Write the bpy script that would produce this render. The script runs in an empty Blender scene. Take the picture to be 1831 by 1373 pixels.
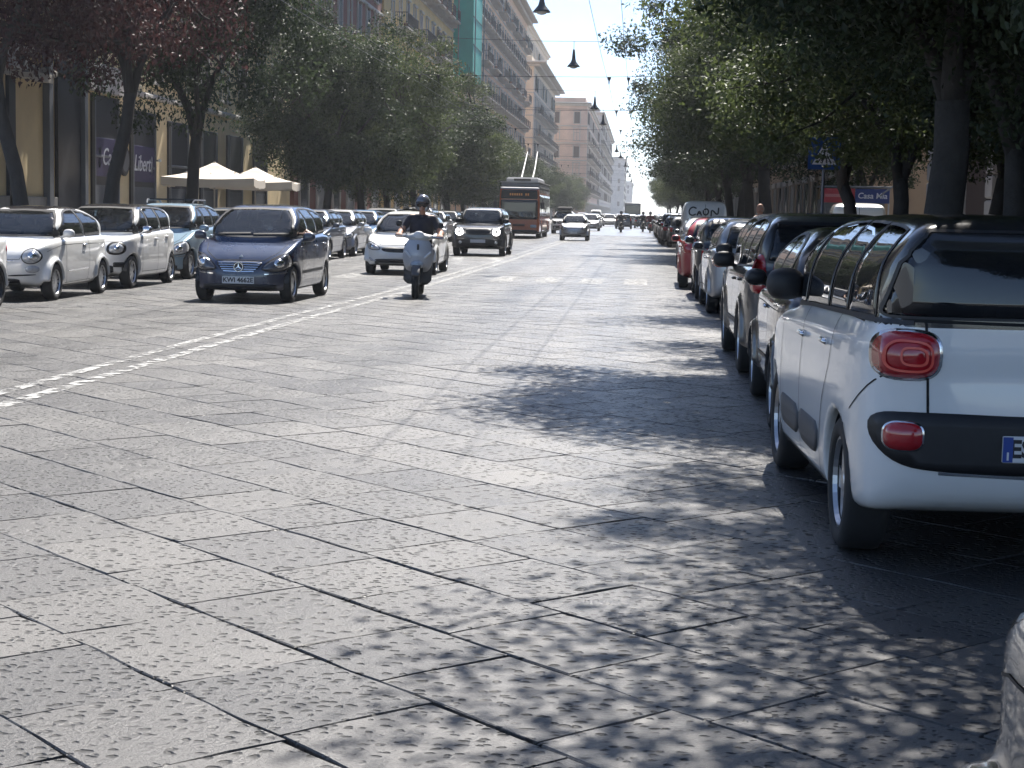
import bpy, bmesh, math, random, time
import numpy as np
from mathutils import Vector, Matrix
from mathutils.geometry import delaunay_2d_cdt
T0 = time.time()
R = math.radians
random.seed(7)
RNG = np.random.default_rng(11)
SC = bpy.context.scene
COL = SC.collection

# ------------------------------------------------------------------ camera
cam_d = bpy.data.cameras.new('camera')
cam = bpy.data.objects.new('camera', cam_d)
COL.objects.link(cam)
cam_d.sensor_width = 36.0
cam_d.lens = 36.0 * 3000 / 1831
cam_d.clip_start = 0.1
cam_d.clip_end = 9000
# world axes seen from the camera (right, up, forward): street direction hits x=1143 y=383 of the 1831x1373 photo, 1.2 deg roll
_d = Vector((1143 - 915.5, 686.5 - 383, 3000)).normalized()
_e = Vector((math.cos(R(1.2)), -math.sin(R(1.2)), 0))
_n = _e.cross(_d).normalized()
if _n.y < 0: _n = -_n
_x = _n.cross(_d).normalized()       # left-handed (right, up, fwd) triple
if _x.x < 0: _x = -_x
rows = [Vector((_x[i], _d[i], _n[i])) for i in range(3)]        # right, up, forward expressed in world
Rm = Matrix((rows[0], rows[1], -rows[2])).transposed()
cam.matrix_world = Matrix.Translation((0, 0, 1.55)) @ Rm.to_4x4()
SC.camera = cam

# ------------------------------------------------------------------ sky and sun
SUN_EL, SUN_AZ = R(54), R(9)          # azimuth measured from +Y towards +X
w = bpy.data.worlds.new('World'); SC.world = w; w.use_nodes = True
nt = w.node_tree
sky = nt.nodes.new('ShaderNodeTexSky'); sky.sky_type = 'NISHITA'; sky.sun_disc = False
sky.sun_elevation = SUN_EL; sky.sun_rotation = SUN_AZ
sky.air_density = 0.55; sky.dust_density = 0.3; sky.ozone_density = 1.0
bg = nt.nodes['Background']; bg.inputs[1].default_value = 0.10
nt.links.new(sky.outputs[0], bg.inputs[0])
sun_d = bpy.data.lights.new('sun', 'SUN'); sun_d.energy = 5.0; sun_d.angle = R(0.53); sun_d.color = (1.0, 0.95, 0.88)
sun = bpy.data.objects.new('sun', sun_d); COL.objects.link(sun)
_sd = Vector((math.sin(SUN_AZ) * math.cos(SUN_EL), math.cos(SUN_AZ) * math.cos(SUN_EL), math.sin(SUN_EL)))
sun.rotation_euler = (-_sd).to_track_quat('-Z', 'Y').to_euler()
sun.location = (0, 0, 60)
SC.view_settings.view_transform = 'Standard'; SC.view_settings.look = 'None'
SC.view_settings.exposure = 1.25; SC.view_settings.gamma = 1.0; SC.view_settings.use_curve_mapping = False
SC.render.engine = 'CYCLES'
cy = SC.cycles
cy.use_denoising = True; cy.max_bounces = 5; cy.diffuse_bounces = 2; cy.glossy_bounces = 2; cy.adaptive_threshold = 0.02; cy.transmission_bounces = 4
cy.transparent_max_bounces = 8; cy.volume_bounces = 0; cy.caustics_reflective = False; cy.caustics_refractive = False
cy.sample_clamp_indirect = 6.0

# ------------------------------------------------------------------ materials
MATS = {}
def mat(name, color=(0.5, 0.5, 0.5), rough=0.5, metal=0.0, spec=0.5, coat=0.0, emit=None, noise=0.0, nscale=8.0, bump=0.0, bscale=40.0, coords='Object', trans=0.0):
    """principled material with a little procedural colour variation and relief"""
    if name in MATS: return MATS[name]
    m = bpy.data.materials.new(name); m.use_nodes = True
    t = m.node_tree; p = t.nodes['Principled BSDF']
    p.inputs['Base Color'].default_value = (*color, 1)
    p.inputs['Roughness'].default_value = rough; p.inputs['Metallic'].default_value = metal
    p.inputs['Specular IOR Level'].default_value = spec
    p.inputs['Coat Weight'].default_value = coat; p.inputs['Coat Roughness'].default_value = 0.04
    if emit: p.inputs['Emission Color'].default_value = (*emit[0], 1); p.inputs['Emission Strength'].default_value = emit[1]
    if noise or bump:
        tc = t.nodes.new('ShaderNodeTexCoord')
        if noise:
            n = t.nodes.new('ShaderNodeTexNoise'); n.inputs['Scale'].default_value = nscale; n.inputs['Detail'].default_value = 5
            t.links.new(tc.outputs[coords], n.inputs['Vector'])
            mx = t.nodes.new('ShaderNodeMix'); mx.data_type = 'RGBA'
            mx.inputs[6].default_value = (*[c * (1 - noise) for c in color], 1); mx.inputs[7].default_value = (*[min(1, c * (1 + noise)) for c in color], 1)
            t.links.new(n.outputs['Fac'], mx.inputs[0]); t.links.new(mx.outputs[2], p.inputs['Base Color'])
        if bump:
            n2 = t.nodes.new('ShaderNodeTexNoise'); n2.inputs['Scale'].default_value = bscale; n2.inputs['Detail'].default_value = 4
            t.links.new(tc.outputs[coords], n2.inputs['Vector'])
            b = t.nodes.new('ShaderNodeBump'); b.inputs['Strength'].default_value = bump; b.inputs['Distance'].default_value = 0.02
            t.links.new(n2.outputs['Fac'], b.inputs['Height']); t.links.new(b.outputs['Normal'], p.inputs['Normal'])
    MATS[name] = m
    return m

def paint(name, color, rough=0.28, metal=0.0):
    """car paint: clear coat over colour with faint road dust that varies over the panel"""
    if name in MATS: return MATS[name]
    m = bpy.data.materials.new(name); m.use_nodes = True
    t = m.node_tree; p = t.nodes['Principled BSDF']; L = t.links
    p.inputs['Metallic'].default_value = metal; p.inputs['Coat Weight'].default_value = 1.0; p.inputs['Coat Roughness'].default_value = 0.05
    tc = t.nodes.new('ShaderNodeTexCoord')
    n = t.nodes.new('ShaderNodeTexNoise'); n.inputs['Scale'].default_value = 2.2; n.inputs['Detail'].default_value = 7; n.inputs['Roughness'].default_value = 0.62
    L.new(tc.outputs['Object'], n.inputs['Vector'])
    sep = t.nodes.new('ShaderNodeSeparateXYZ'); L.new(tc.outputs['Object'], sep.inputs[0])
    mr = t.nodes.new('ShaderNodeMapRange'); mr.inputs[1].default_value = 0.75; mr.inputs[2].default_value = 0.15; mr.inputs[3].default_value = 0.0; mr.inputs[4].default_value = 0.45
    L.new(sep.outputs[2], mr.inputs[0])
    mu = t.nodes.new('ShaderNodeMath'); mu.operation = 'MULTIPLY_ADD'; mu.inputs[2].default_value = 0.02
    L.new(mr.outputs[0], mu.inputs[0]); L.new(n.outputs['Fac'], mu.inputs[1])
    mx = t.nodes.new('ShaderNodeMix'); mx.data_type = 'RGBA'
    mx.inputs[6].default_value = (*color, 1); mx.inputs[7].default_value = (0.22, 0.19, 0.16, 1)
    L.new(mu.outputs[0], mx.inputs[0]); L.new(mx.outputs[2], p.inputs['Base Color'])
    r2 = t.nodes.new('ShaderNodeMapRange'); r2.inputs[3].default_value = rough * 0.8; r2.inputs[4].default_value = rough * 1.5
    L.new(n.outputs['Fac'], r2.inputs[0]); L.new(r2.outputs[0], p.inputs['Roughness'])
    ge = t.nodes.new('ShaderNodeNewGeometry'); li = t.nodes.new('ShaderNodeBsdfDiffuse'); li.inputs['Color'].default_value = (.06, .06, .065, 1)
    ms = t.nodes.new('ShaderNodeMixShader'); L.new(ge.outputs['Backfacing'], ms.inputs[0]); L.new(p.outputs[0], ms.inputs[1]); L.new(li.outputs[0], ms.inputs[2])
    L.new(ms.outputs[0], t.nodes['Material Output'].inputs['Surface'])
    MATS[name] = m
    return m

def glass_mat(name, tint, rough=0.02, see=0.0):
    """vehicle glass: mirror-like fresnel reflection over a dark tinted pane"""
    if name in MATS: return MATS[name]
    m = bpy.data.materials.new(name); m.use_nodes = True
    t = m.node_tree; L = t.links; t.nodes.remove(t.nodes['Principled BSDF']); out = t.nodes['Material Output']
    gl = t.nodes.new('ShaderNodeBsdfGlossy'); gl.inputs['Roughness'].default_value = rough; gl.inputs['Color'].default_value = (1, 1, 1, 1)
    tr = t.nodes.new('ShaderNodeBsdfTransparent'); tr.inputs['Color'].default_value = (*tint, 1)
    di = t.nodes.new('ShaderNodeBsdfDiffuse'); di.inputs['Color'].default_value = (*[c * 0.25 for c in tint], 1)
    m1 = t.nodes.new('ShaderNodeMixShader'); m1.inputs[0].default_value = see
    L.new(di.outputs[0], m1.inputs[1]); L.new(tr.outputs[0], m1.inputs[2])
    fr = t.nodes.new('ShaderNodeFresnel'); fr.inputs['IOR'].default_value = 1.6
    m2 = t.nodes.new('ShaderNodeMixShader'); L.new(fr.outputs[0], m2.inputs[0]); L.new(m1.outputs[0], m2.inputs[1]); L.new(gl.outputs[0], m2.inputs[2])
    L.new(m2.outputs[0], out.inputs['Surface'])
    MATS[name] = m
    return m

# ------------------------------------------------------------------ object helpers
def mesh_from(name, verts, faces, smooth=False, matidx=None, nmat=1):
    me = bpy.data.meshes.new(name)
    me.from_pydata([tuple(v) for v in verts] if not isinstance(verts, np.ndarray) else verts.tolist(), [], faces if isinstance(faces, list) else faces.tolist())
    for i in range(nmat): me.materials.append(None)
    if matidx is not None: me.polygons.foreach_set('material_index', np.asarray(matidx, dtype=np.int32))
    if smooth: me.polygons.foreach_set('use_smooth', np.ones(len(me.polygons), dtype=bool))
    me.update()
    return me
def link(name, me, mats, parent=None, loc=None, rot=None, scale=None):
    o = bpy.data.objects.new(name, me); COL.objects.link(o)
    if not isinstance(mats, (list, tuple)): mats = [mats]
    if me is not None:
        while len(me.materials) < len(mats): me.materials.append(None)
        for i, m in enumerate(mats):
            o.material_slots[i].link = 'OBJECT'; o.material_slots[i].material = m
    if parent: o.parent = parent
    if loc is not None: o.location = loc
    if rot is not None: o.rotation_euler = rot
    if scale is not None: o.scale = scale
    return o
def empty(name, loc=(0, 0, 0), rz=0.0, label=None, cat=None, group=None):
    o = bpy.data.objects.new(name, None); COL.objects.link(o)
    o.location = loc; o.rotation_euler = (0, 0, rz); o.empty_display_size = 0.2
    tag(o, label, cat, group)
    return o
def tag(o, label=None, cat=None, group=None, kind=None):
    if label: o['label'] = label
    if cat: o['category'] = cat
    if group: o['group'] = group
    if kind: o['kind'] = kind
    return o

class MB:
    """collects boxes, tubes, prisms into one mesh"""
    def __init__(s): s.v = []; s.f = []; s.m = []
    def add(s, v, f, mi=0):
        b = len(s.v); s.v += [tuple(p) for p in v]; s.f += [[b + i for i in q] for q in f]; s.m += [mi] * len(f); return s
    def box(s, c, d, mi=0, rz=0.0, bev=0.0, taper=1.0):
        x, y, z = [k / 2 for k in d]
        if bev > 0:
            b = min(bev, x * .9, y * .9, z * .9)
            pts = []
            for sz in (-1, 1):
                for (ring, inset) in ((0, b), (1, 0)):
                    zz = sz * (z if ring == 0 else z - b)
                    ii = b if ring == 0 else 0
                    t = taper if sz > 0 else 1
                    for (px, py) in ((-x + ii, -y + ii + (b if 0 else 0)), (x - ii, -y + ii), (x - ii, y - ii), (-x + ii, y - ii)):
                        pts.append((px * t, py * t, zz))
            # order: bottom inset, bottom full, top inset(8), top full(12)
            f = [[3, 2, 1, 0], [8, 9, 10, 11]]
            for i in range(4):
                j = (i + 1) % 4
                f += [[i, j, 4 + j, 4 + i], [4 + i, 4 + j, 12 + j, 12 + i], [12 + i, 12 + j, 8 + j, 8 + i]]
        else:
            t = taper
            pts = [(-x, -y, -z), (x, -y, -z), (x, y, -z), (-x, y, -z), (-x * t, -y * t, z), (x * t, -y * t, z), (x * t, y * t, z), (-x * t, y * t, z)]
            f = [[3, 2, 1, 0], [4, 5, 6, 7], [0, 1, 5, 4], [1, 2, 6, 5], [2, 3, 7, 6], [3, 0, 4, 7]]
        ca, sa = math.cos(rz), math.sin(rz)
        return s.add([(c[0] + p[0] * ca - p[1] * sa, c[1] + p[0] * sa + p[1] * ca, c[2] + p[2]) for p in pts], f, mi)
    def tube(s, pts, rad, n=8, mi=0, cap=True):
        pts = [Vector(p) for p in pts]
        rads = rad if isinstance(rad, (list, tuple)) else [rad] * len(pts)
        b = len(s.v); up = None
        for i, p in enumerate(pts):
            d = (pts[min(i + 1, len(pts) - 1)] - pts[max(i - 1, 0)]).normalized()
            if up is None: up = Vector((0, 0, 1)) if abs(d.z) < .9 else Vector((1, 0, 0))
            a = d.cross(up).normalized(); c = a.cross(d).normalized(); up = c
            for k in range(n):
                t = 2 * math.pi * k / n
                s.v.append(tuple(p + (a * math.cos(t) + c * math.sin(t)) * rads[i]))
        for i in range(len(pts) - 1):
            for k in range(n):
                k2 = (k + 1) % n
                s.f.append([b + i * n + k, b + i * n + k2, b + (i + 1) * n + k2, b + (i + 1) * n + k]); s.m.append(mi)
        if cap:
            s.f.append([b + k for k in range(n)][::-1]); s.m.append(mi)
            s.f.append([b + (len(pts) - 1) * n + k for k in range(n)]); s.m.append(mi)
        return s
    def lathe(s, prof, n=16, axis='z', c=(0, 0, 0), mi=0):
        b = len(s.v)
        for (r, h) in prof:
            for k in range(n):
                t = 2 * math.pi * k / n; u, v = r * math.cos(t), r * math.sin(t)
                p = (u, v, h) if axis == 'z' else ((u, h, v) if axis == 'y' else (h, u, v))
                s.v.append((c[0] + p[0], c[1] + p[1], c[2] + p[2]))
        for i in range(len(prof) - 1):
            for k in range(n):
                k2 = (k + 1) % n
                s.f.append([b + i * n + k, b + i * n + k2, b + (i + 1) * n + k2, b + (i + 1) * n + k]); s.m.append(mi)
        return s
    def mesh(s, name, smooth=False):
        return mesh_from(name, s.v, s.f, smooth, s.m, max(s.m or [0]) + 1)
    def obj(s, name, mats, parent=None, smooth=False, **k):
        return link(name, s.mesh(name, smooth), mats, parent, **k)

def text_mesh(txt, size, depth=0.004, shear=0.0, bold=0.0):
    c = bpy.data.curves.new('lettering', 'FONT'); c.body = txt; c.size = size; c.extrude = depth; c.align_x = 'CENTER'; c.align_y = 'CENTER'; c.shear = shear; c.offset = bold
    c.resolution_u = 3
    o = bpy.data.objects.new('lettering', c); COL.objects.link(o)
    me = bpy.data.meshes.new_from_object(o.evaluated_get(bpy.context.evaluated_depsgraph_get()))
    bpy.data.objects.remove(o); bpy.data.curves.remove(c)
    me.materials.clear(); me.materials.append(None)
    return me

# ------------------------------------------------------------------ implicit surfaces
def smax(a, b, k):
    h = np.clip(0.5 + 0.5 * (a - b) / k, 0, 1); return b + (a - b) * h + k * h * (1 - h)
def smin(a, b, k): return -smax(-a, -b, k)
def chaikin(p, n=2, closed=True):
    p = [np.array(q, float) for q in p]
    for _ in range(n):
        q = []
        m = len(p)
        for i in range(m if closed else m - 1):
            a, b = p[i], p[(i + 1) % m]; q += [a * .75 + b * .25, a * .25 + b * .75]
        p = q if closed else [p[0]] + q + [p[-1]]
    return np.array(p)
def sd_poly(px, py, poly):
    d = np.full(px.shape, 1e9); s = np.zeros(px.shape, bool)
    n = len(poly)
    for i in range(n):
        ax, ay = poly[i]; bx, by = poly[(i + 1) % n]
        ex, ey = bx - ax, by - ay; wx, wy = px - ax, py - ay
        t = np.clip((wx * ex + wy * ey) / (ex * ex + ey * ey + 1e-12), 0, 1)
        d = np.minimum(d, (wx - ex * t) ** 2 + (wy - ey * t) ** 2)
        c = ((ay <= py) & (by > py)) | ((by <= py) & (ay > py))
        if abs(ey) > 1e-12: s ^= c & (px < ax + (py - ay) * ex / ey)
    return np.where(s, -1, 1) * np.sqrt(d)
class Table:
    """bilinear table of a 2D signed distance"""
    def __init__(s, poly, pad=0.5, h=0.02):
        poly = np.asarray(poly); s.lo = poly.min(0) - pad; hi = poly.max(0) + pad; s.h = h
        n = np.ceil((hi - s.lo) / h).astype(int) + 1
        gx, gy = np.meshgrid(s.lo[0] + np.arange(n[0]) * h, s.lo[1] + np.arange(n[1]) * h, indexing='ij')
        s.t = sd_poly(gx, gy, poly); s.n = n
    def __call__(s, a, b):
        u = np.clip((a - s.lo[0]) / s.h, 0, s.n[0] - 1.001); v = np.clip((b - s.lo[1]) / s.h, 0, s.n[1] - 1.001)
        i = u.astype(int); j = v.astype(int); fu = u - i; fv = v - j; t = s.t
        return (t[i, j] * (1 - fu) + t[i + 1, j] * fu) * (1 - fv) + (t[i, j + 1] * (1 - fu) + t[i + 1, j + 1] * fu) * fv
_OFF = [(i, j, k) for i in (0, 1) for j in (0, 1) for k in (0, 1)]
def surface_nets(F, lo, hi, cell, newton=2):
    lo = np.array(lo, float); n = np.ceil((np.array(hi) - lo) / cell).astype(int) + 1
    ax = [lo[i] + np.arange(n[i]) * cell for i in range(3)]
    X, Y, Z = np.meshgrid(*ax, indexing='ij', sparse=True)
    V = np.broadcast_to(F(X, Y, Z), tuple(n)).astype(np.float64)
    s = V < 0
    sl = lambda o: tuple(slice(o[i], n[i] - 1 + o[i]) for i in range(3))
    cnt = sum(s[sl(o)].astype(np.int8) for o in _OFF)
    mask = (cnt > 0) & (cnt < 8)
    idx = np.full(mask.shape, -1, np.int64); ci = np.argwhere(mask); idx[mask] = np.arange(len(ci))
    vals = {o: V[sl(o)][mask] for o in _OFF}
    acc = np.zeros((len(ci), 3)); num = np.zeros(len(ci))
    for a in _OFF:
        for x in range(3):
            if a[x] == 0:
                b = list(a); b[x] = 1; b = tuple(b)
                fa, fb = vals[a], vals[b]; c = (fa < 0) != (fb < 0)
                t = np.where(c, fa / np.where(fa - fb == 0, 1e-9, fa - fb), 0)
                p = np.tile(np.array(a, float), (len(ci), 1)); p[:, x] = t
                acc += p * c[:, None]; num += c
    P = lo + (ci + acc / num[:, None]) * cell
    G = lambda Q: F(Q[:, 0], Q[:, 1], Q[:, 2])
    for _ in range(newton):
        e = 1e-3; f = G(P); g = np.stack([G(P + np.eye(3)[i] * e) - f for i in range(3)], 1) / e
        step = -(f / np.maximum((g * g).sum(1), 0.2))[:, None] * g
        P = P + np.clip(step, -cell * .5, cell * .5)
    faces = []
    for x in range(3):
        o1, o2 = [(1, 2), (2, 0), (0, 1)][x]
        A = np.moveaxis(s, (x, o1, o2), (0, 1, 2)); I = np.moveaxis(idx, (x, o1, o2), (0, 1, 2))
        a = A[:-1, 1:-1, 1:-1]; b = A[1:, 1:-1, 1:-1]; d = np.argwhere(a != b)
        if len(d) == 0: continue
        i, j, k = d[:, 0], d[:, 1] + 1, d[:, 2] + 1
        q = np.stack([I[i, j - 1, k - 1], I[i, j, k - 1], I[i, j, k], I[i, j - 1, k]], 1)
        inside = A[i, j, k]
        q[~inside] = q[~inside][:, ::-1]
        faces.append(q)
    Q = np.concatenate(faces)
    return P, Q[(Q >= 0).all(1)]
def sdf_mesh(name, F, lo, hi, cell, matfn=None, nmat=1, drop=None):
    P, Q = surface_nets(F, lo, hi, cell)
    c = P[Q].mean(1)
    if drop is not None:
        k = ~drop(c[:, 0], c[:, 1], c[:, 2]); Q = Q[k]; c = c[k]
        used = np.unique(Q); re = np.full(len(P), -1); re[used] = np.arange(len(used)); P = P[used]; Q = re[Q]
    mi = matfn(c[:, 0], c[:, 1], c[:, 2]).astype(np.int32) if matfn else None
    return mesh_from(name, P, Q, True, mi, nmat)
def capsule(a, b, ra, rb):
    a = np.array(a, float); b = np.array(b, float); ab = b - a; L2 = (ab * ab).sum() + 1e-9
    def f(x, y, z):
        t = np.clip(((x - a[0]) * ab[0] + (y - a[1]) * ab[1] + (z - a[2]) * ab[2]) / L2, 0, 1)
        return np.sqrt((x - a[0] - ab[0] * t) ** 2 + (y - a[1] - ab[1] * t) ** 2 + (z - a[2] - ab[2] * t) ** 2) - (ra + (rb - ra) * t)
    return f
def ellip(c, r, pitch=0.0):
    ca, sa = math.cos(pitch), math.sin(pitch)
    def f(x, y, z):
        dx, dz = x - c[0], z - c[2]
        u = dx * ca + dz * sa; v = -dx * sa + dz * ca
        k = np.sqrt((u / r[0]) ** 2 + ((y - c[1]) / r[1]) ** 2 + (v / r[2]) ** 2)
        return (k - 1) * min(r)
    return f
def rbox(c, h, r, pitch=0.0, roll=0.0):
    ca, sa = math.cos(pitch), math.sin(pitch); cb, sb = math.cos(roll), math.sin(roll)
    def f(x, y, z):
        dx, dy, dz = x - c[0], y - c[1], z - c[2]
        u = dx * ca + dz * sa; v = -dx * sa + dz * ca
        y2 = dy * cb + v * sb; v2 = -dy * sb + v * cb
        qx, qy, qz = np.abs(u) - h[0] + r, np.abs(y2) - h[1] + r, np.abs(v2) - h[2] + r
        return np.sqrt(np.maximum(qx, 0) ** 2 + np.maximum(qy, 0) ** 2 + np.maximum(qz, 0) ** 2) + np.minimum(np.maximum(qx, np.maximum(qy, qz)), 0) - r
    return f
def union(fs, k):
    def f(x, y, z):
        r = fs[0](x, y, z)
        for g in fs[1:]: r = smin(r, g(x, y, z), k)
        return r
    return f

# ------------------------------------------------------------------ cars: implicit body, parts cut from the same surface
def project(F, view, sg, a, b):
    """distance at which a ray along the view axis meets the body"""
    a = np.asarray(a, float); b = np.asarray(b, float)
    def ev(t):
        t = t * sg
        return F(a, t, b) if view == 'side' else (F(t, a, b) if view == 'end' else F(a, b, t))
    hi = {'side': 1.25, 'end': 2.6, 'top': 2.6}[view]
    ts = np.arange(hi, -0.3, -0.02)
    V = np.stack([ev(np.full(a.shape, t)) for t in ts]) < 0
    k = V.argmax(0); ok = V.any(0)
    t1 = ts[k]; t0 = t1 + 0.02
    for _ in range(12):
        m = (t0 + t1) / 2; ins = ev(m) < 0
        t1 = np.where(ins, m, t1); t0 = np.where(ins, t0, m)
    t = np.where(ok, t0, np.median(t0[ok]) if ok.any() else 0)
    return t * sg
def to3(view, a, b, t):
    return np.stack([a, t, b] if view == 'side' else ([t, a, b] if view == 'end' else [a, b, t]), 1)
def grad(F, P):
    e = 2e-3; g = np.stack([F(*(P + np.eye(3)[i] * e).T) - F(*(P - np.eye(3)[i] * e).T) for i in range(3)], 1)
    return g / np.maximum(np.linalg.norm(g, axis=1), 1e-9)[:, None]
def resample(poly, step):
    out = []
    n = len(poly)
    for i in range(n):
        a, b = np.array(poly[i]), np.array(poly[(i + 1) % n]); m = max(1, int(np.ceil(np.linalg.norm(b - a) / step)))
        out += [a + (b - a) * k / m for k in range(m)]
    return np.array(out)
def patch(F, poly, view, sg, off=0.004, bulge=0.0, res=0.05, skirt=0.02, flat=False):
    """panel with the outline `poly` (in the view plane) lying on the body surface"""
    poly = resample(poly, res)
    lo, hi = poly.min(0), poly.max(0)
    gx, gy = np.meshgrid(np.arange(lo[0], hi[0], res), np.arange(lo[1], hi[1], res), indexing='ij')
    sd = sd_poly(gx, gy, poly); k = sd < -res * .45
    pts = np.concatenate([poly, np.stack([gx[k], gy[k]], 1)])
    n = len(poly)
    r = delaunay_2d_cdt([Vector(p) for p in pts], [(i, (i + 1) % n) for i in range(n)], [], 1, 1e-5)
    v2 = np.array([tuple(q) for q in r[0]]); faces = [list(q) for q in r[2]]
    d = -sd_poly(v2[:, 0], v2[:, 1], poly)
    t = project(F, view, sg, v2[:, 0], v2[:, 1])
    if flat: t = np.full_like(t, np.median(t))
    P = to3(view, v2[:, 0], v2[:, 1], t)
    N = grad(F, P)
    if flat:
        N = np.zeros_like(P); N[:, {'side': 1, 'end': 0, 'top': 2}[view]] = sg
    dm = max(d.max(), 1e-6); u = np.clip(d / dm, 0, 1)
    P2 = P + N * (off + bulge * (1 - (1 - u) ** 2))[:, None]
    a, b, c = P2[faces[0][0]], P2[faces[0][1]], P2[faces[0][2]]
    if np.dot(np.cross(b - a, c - a), N[faces[0][0]]) < 0: faces = [q[::-1] for q in faces]
    # skirt along open edges
    cnt = {}
    for q in faces:
        for i in range(3): cnt[(q[i], q[(i + 1) % 3])] = 1
    edge = [e for e in cnt if (e[1], e[0]) not in cnt]
    vs = sorted({i for e in edge for i in e}); mp = {v: len(P2) + i for i, v in enumerate(vs)}
    V = np.concatenate([P2, P2[vs] - N[vs] * (skirt + off)]) if vs else P2
    faces += [[b_, a_, mp[a_], mp[b_]] for (a_, b_) in edge]
    return V, faces
def ribbon(F, line, view, sg, wd=0.008, off=0.0015, closed=False, res=0.04):
    line = np.array(line, float); pts = []
    m = len(line) if closed else len(line) - 1
    for i in range(m):
        a, b = line[i], line[(i + 1) % len(line)]; k = max(1, int(np.linalg.norm(b - a) / res)); pts += [a + (b - a) * j / k for j in range(k)]
    if not closed: pts.append(line[-1])
    pts = np.array(pts); d = np.roll(pts, -1, 0) - np.roll(pts, 1, 0)
    if not closed: d[0] = pts[1] - pts[0]; d[-1] = pts[-1] - pts[-2]
    d /= np.maximum(np.linalg.norm(d, axis=1), 1e-9)[:, None]; nn = np.stack([-d[:, 1], d[:, 0]], 1) * wd / 2
    q = np.concatenate([pts - nn, pts + nn]); t = project(F, view, sg, q[:, 0], q[:, 1]); P = to3(view, q[:, 0], q[:, 1], t)
    P = P + grad(F, P) * off; n = len(pts)
    f = [[i, (i + 1) % n, n + (i + 1) % n, n + i] for i in range(n if closed else n - 1)]
    a, b, c = P[f[0][0]], P[f[0][1]], P[f[0][2]]
    if np.dot(np.cross(b - a, c - a), grad(F, P[:1])[0]) < 0: f = [x[::-1] for x in f]
    return P, f
def mirror_vf(P, f):
    return P * np.array([1, -1, 1]), [q[::-1] for q in f]

def rr(cx, cz, w, h, n=2):
    """rounded rectangle outline"""
    return chaikin([(cx - w / 2, cz - h / 2), (cx, cz - h / 2), (cx + w / 2, cz - h / 2), (cx + w / 2, cz), (cx + w / 2, cz + h / 2), (cx, cz + h / 2), (cx - w / 2, cz + h / 2), (cx - w / 2, cz)], n)
def sell(cx, cz, rx, rz_, p=3.0, n=28):
    return np.array([(cx + rx * np.sign(math.cos(t)) * abs(math.cos(t)) ** (2 / p), cz + rz_ * np.sign(math.sin(t)) * abs(math.sin(t)) ** (2 / p)) for t in [2 * math.pi * i / n for i in range(n)]])
def ell(cx, cz, rx, rz_, n=20):
    return np.array([(cx + rx * math.cos(2 * math.pi * i / n), cz + rz_ * math.sin(2 * math.pi * i / n)) for i in range(n)])

def wheel_meshes(r, wd, style, key):
    t = MB(); ri = r * 0.69
    t.lathe([(ri, -wd * .42), (ri + .012, -wd * .5), (r * .9, -wd * .5), (r * .975, -wd * .42), (r, -wd * .28), (r, wd * .28), (r * .975, wd * .42), (r * .9, wd * .5), (ri + .012, wd * .5), (ri, wd * .42)], 30, 'y')
    tyre = t.mesh('tyre', True)
    m = MB(); h = wd * .42
    m.lathe([(ri, -h), (ri, h * 1.02), (ri - .014, h * 1.05), (ri - .022, h * .8), (ri - .03, h * .1), (.0, h * .1)], 30, 'y', mi=0)
    m.m[-60:] = [1] * 60
    m.lathe([(.055, h * .3), (.055, h * .82), (.04, h * .9), (0.001, h * .92)], 14, 'y')
    n, wv = {'multi': (14, .020), 'five': (5, .052), 'steel': (9, .055), 'dark': (7, .034)}[style]
    for i in range(n):
        a = 2 * math.pi * i / n; c_, s_ = math.cos(a), math.sin(a)
        def pt(rad, lat, yy): return (rad * c_ - lat * s_, yy, rad * s_ + lat * c_)
        r0, r1 = .045, ri - .012; w0, w1 = wv * .75, wv
        v = [pt(r0, -w0, h * .85), pt(r0, w0, h * .85), pt(r1, w1, h * .72), pt(r1, -w1, h * .72), pt(r0, -w0, h * .3), pt(r0, w0, h * .3), pt(r1, w1, h * .3), pt(r1, -w1, h * .3)]
        m.add(v, [[0, 1, 2, 3], [4, 5, 1, 0], [5, 6, 2, 1], [6, 7, 3, 2], [7, 4, 0, 3]])
    rim = m.mesh('rim', False)
    return tyre, rim

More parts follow.
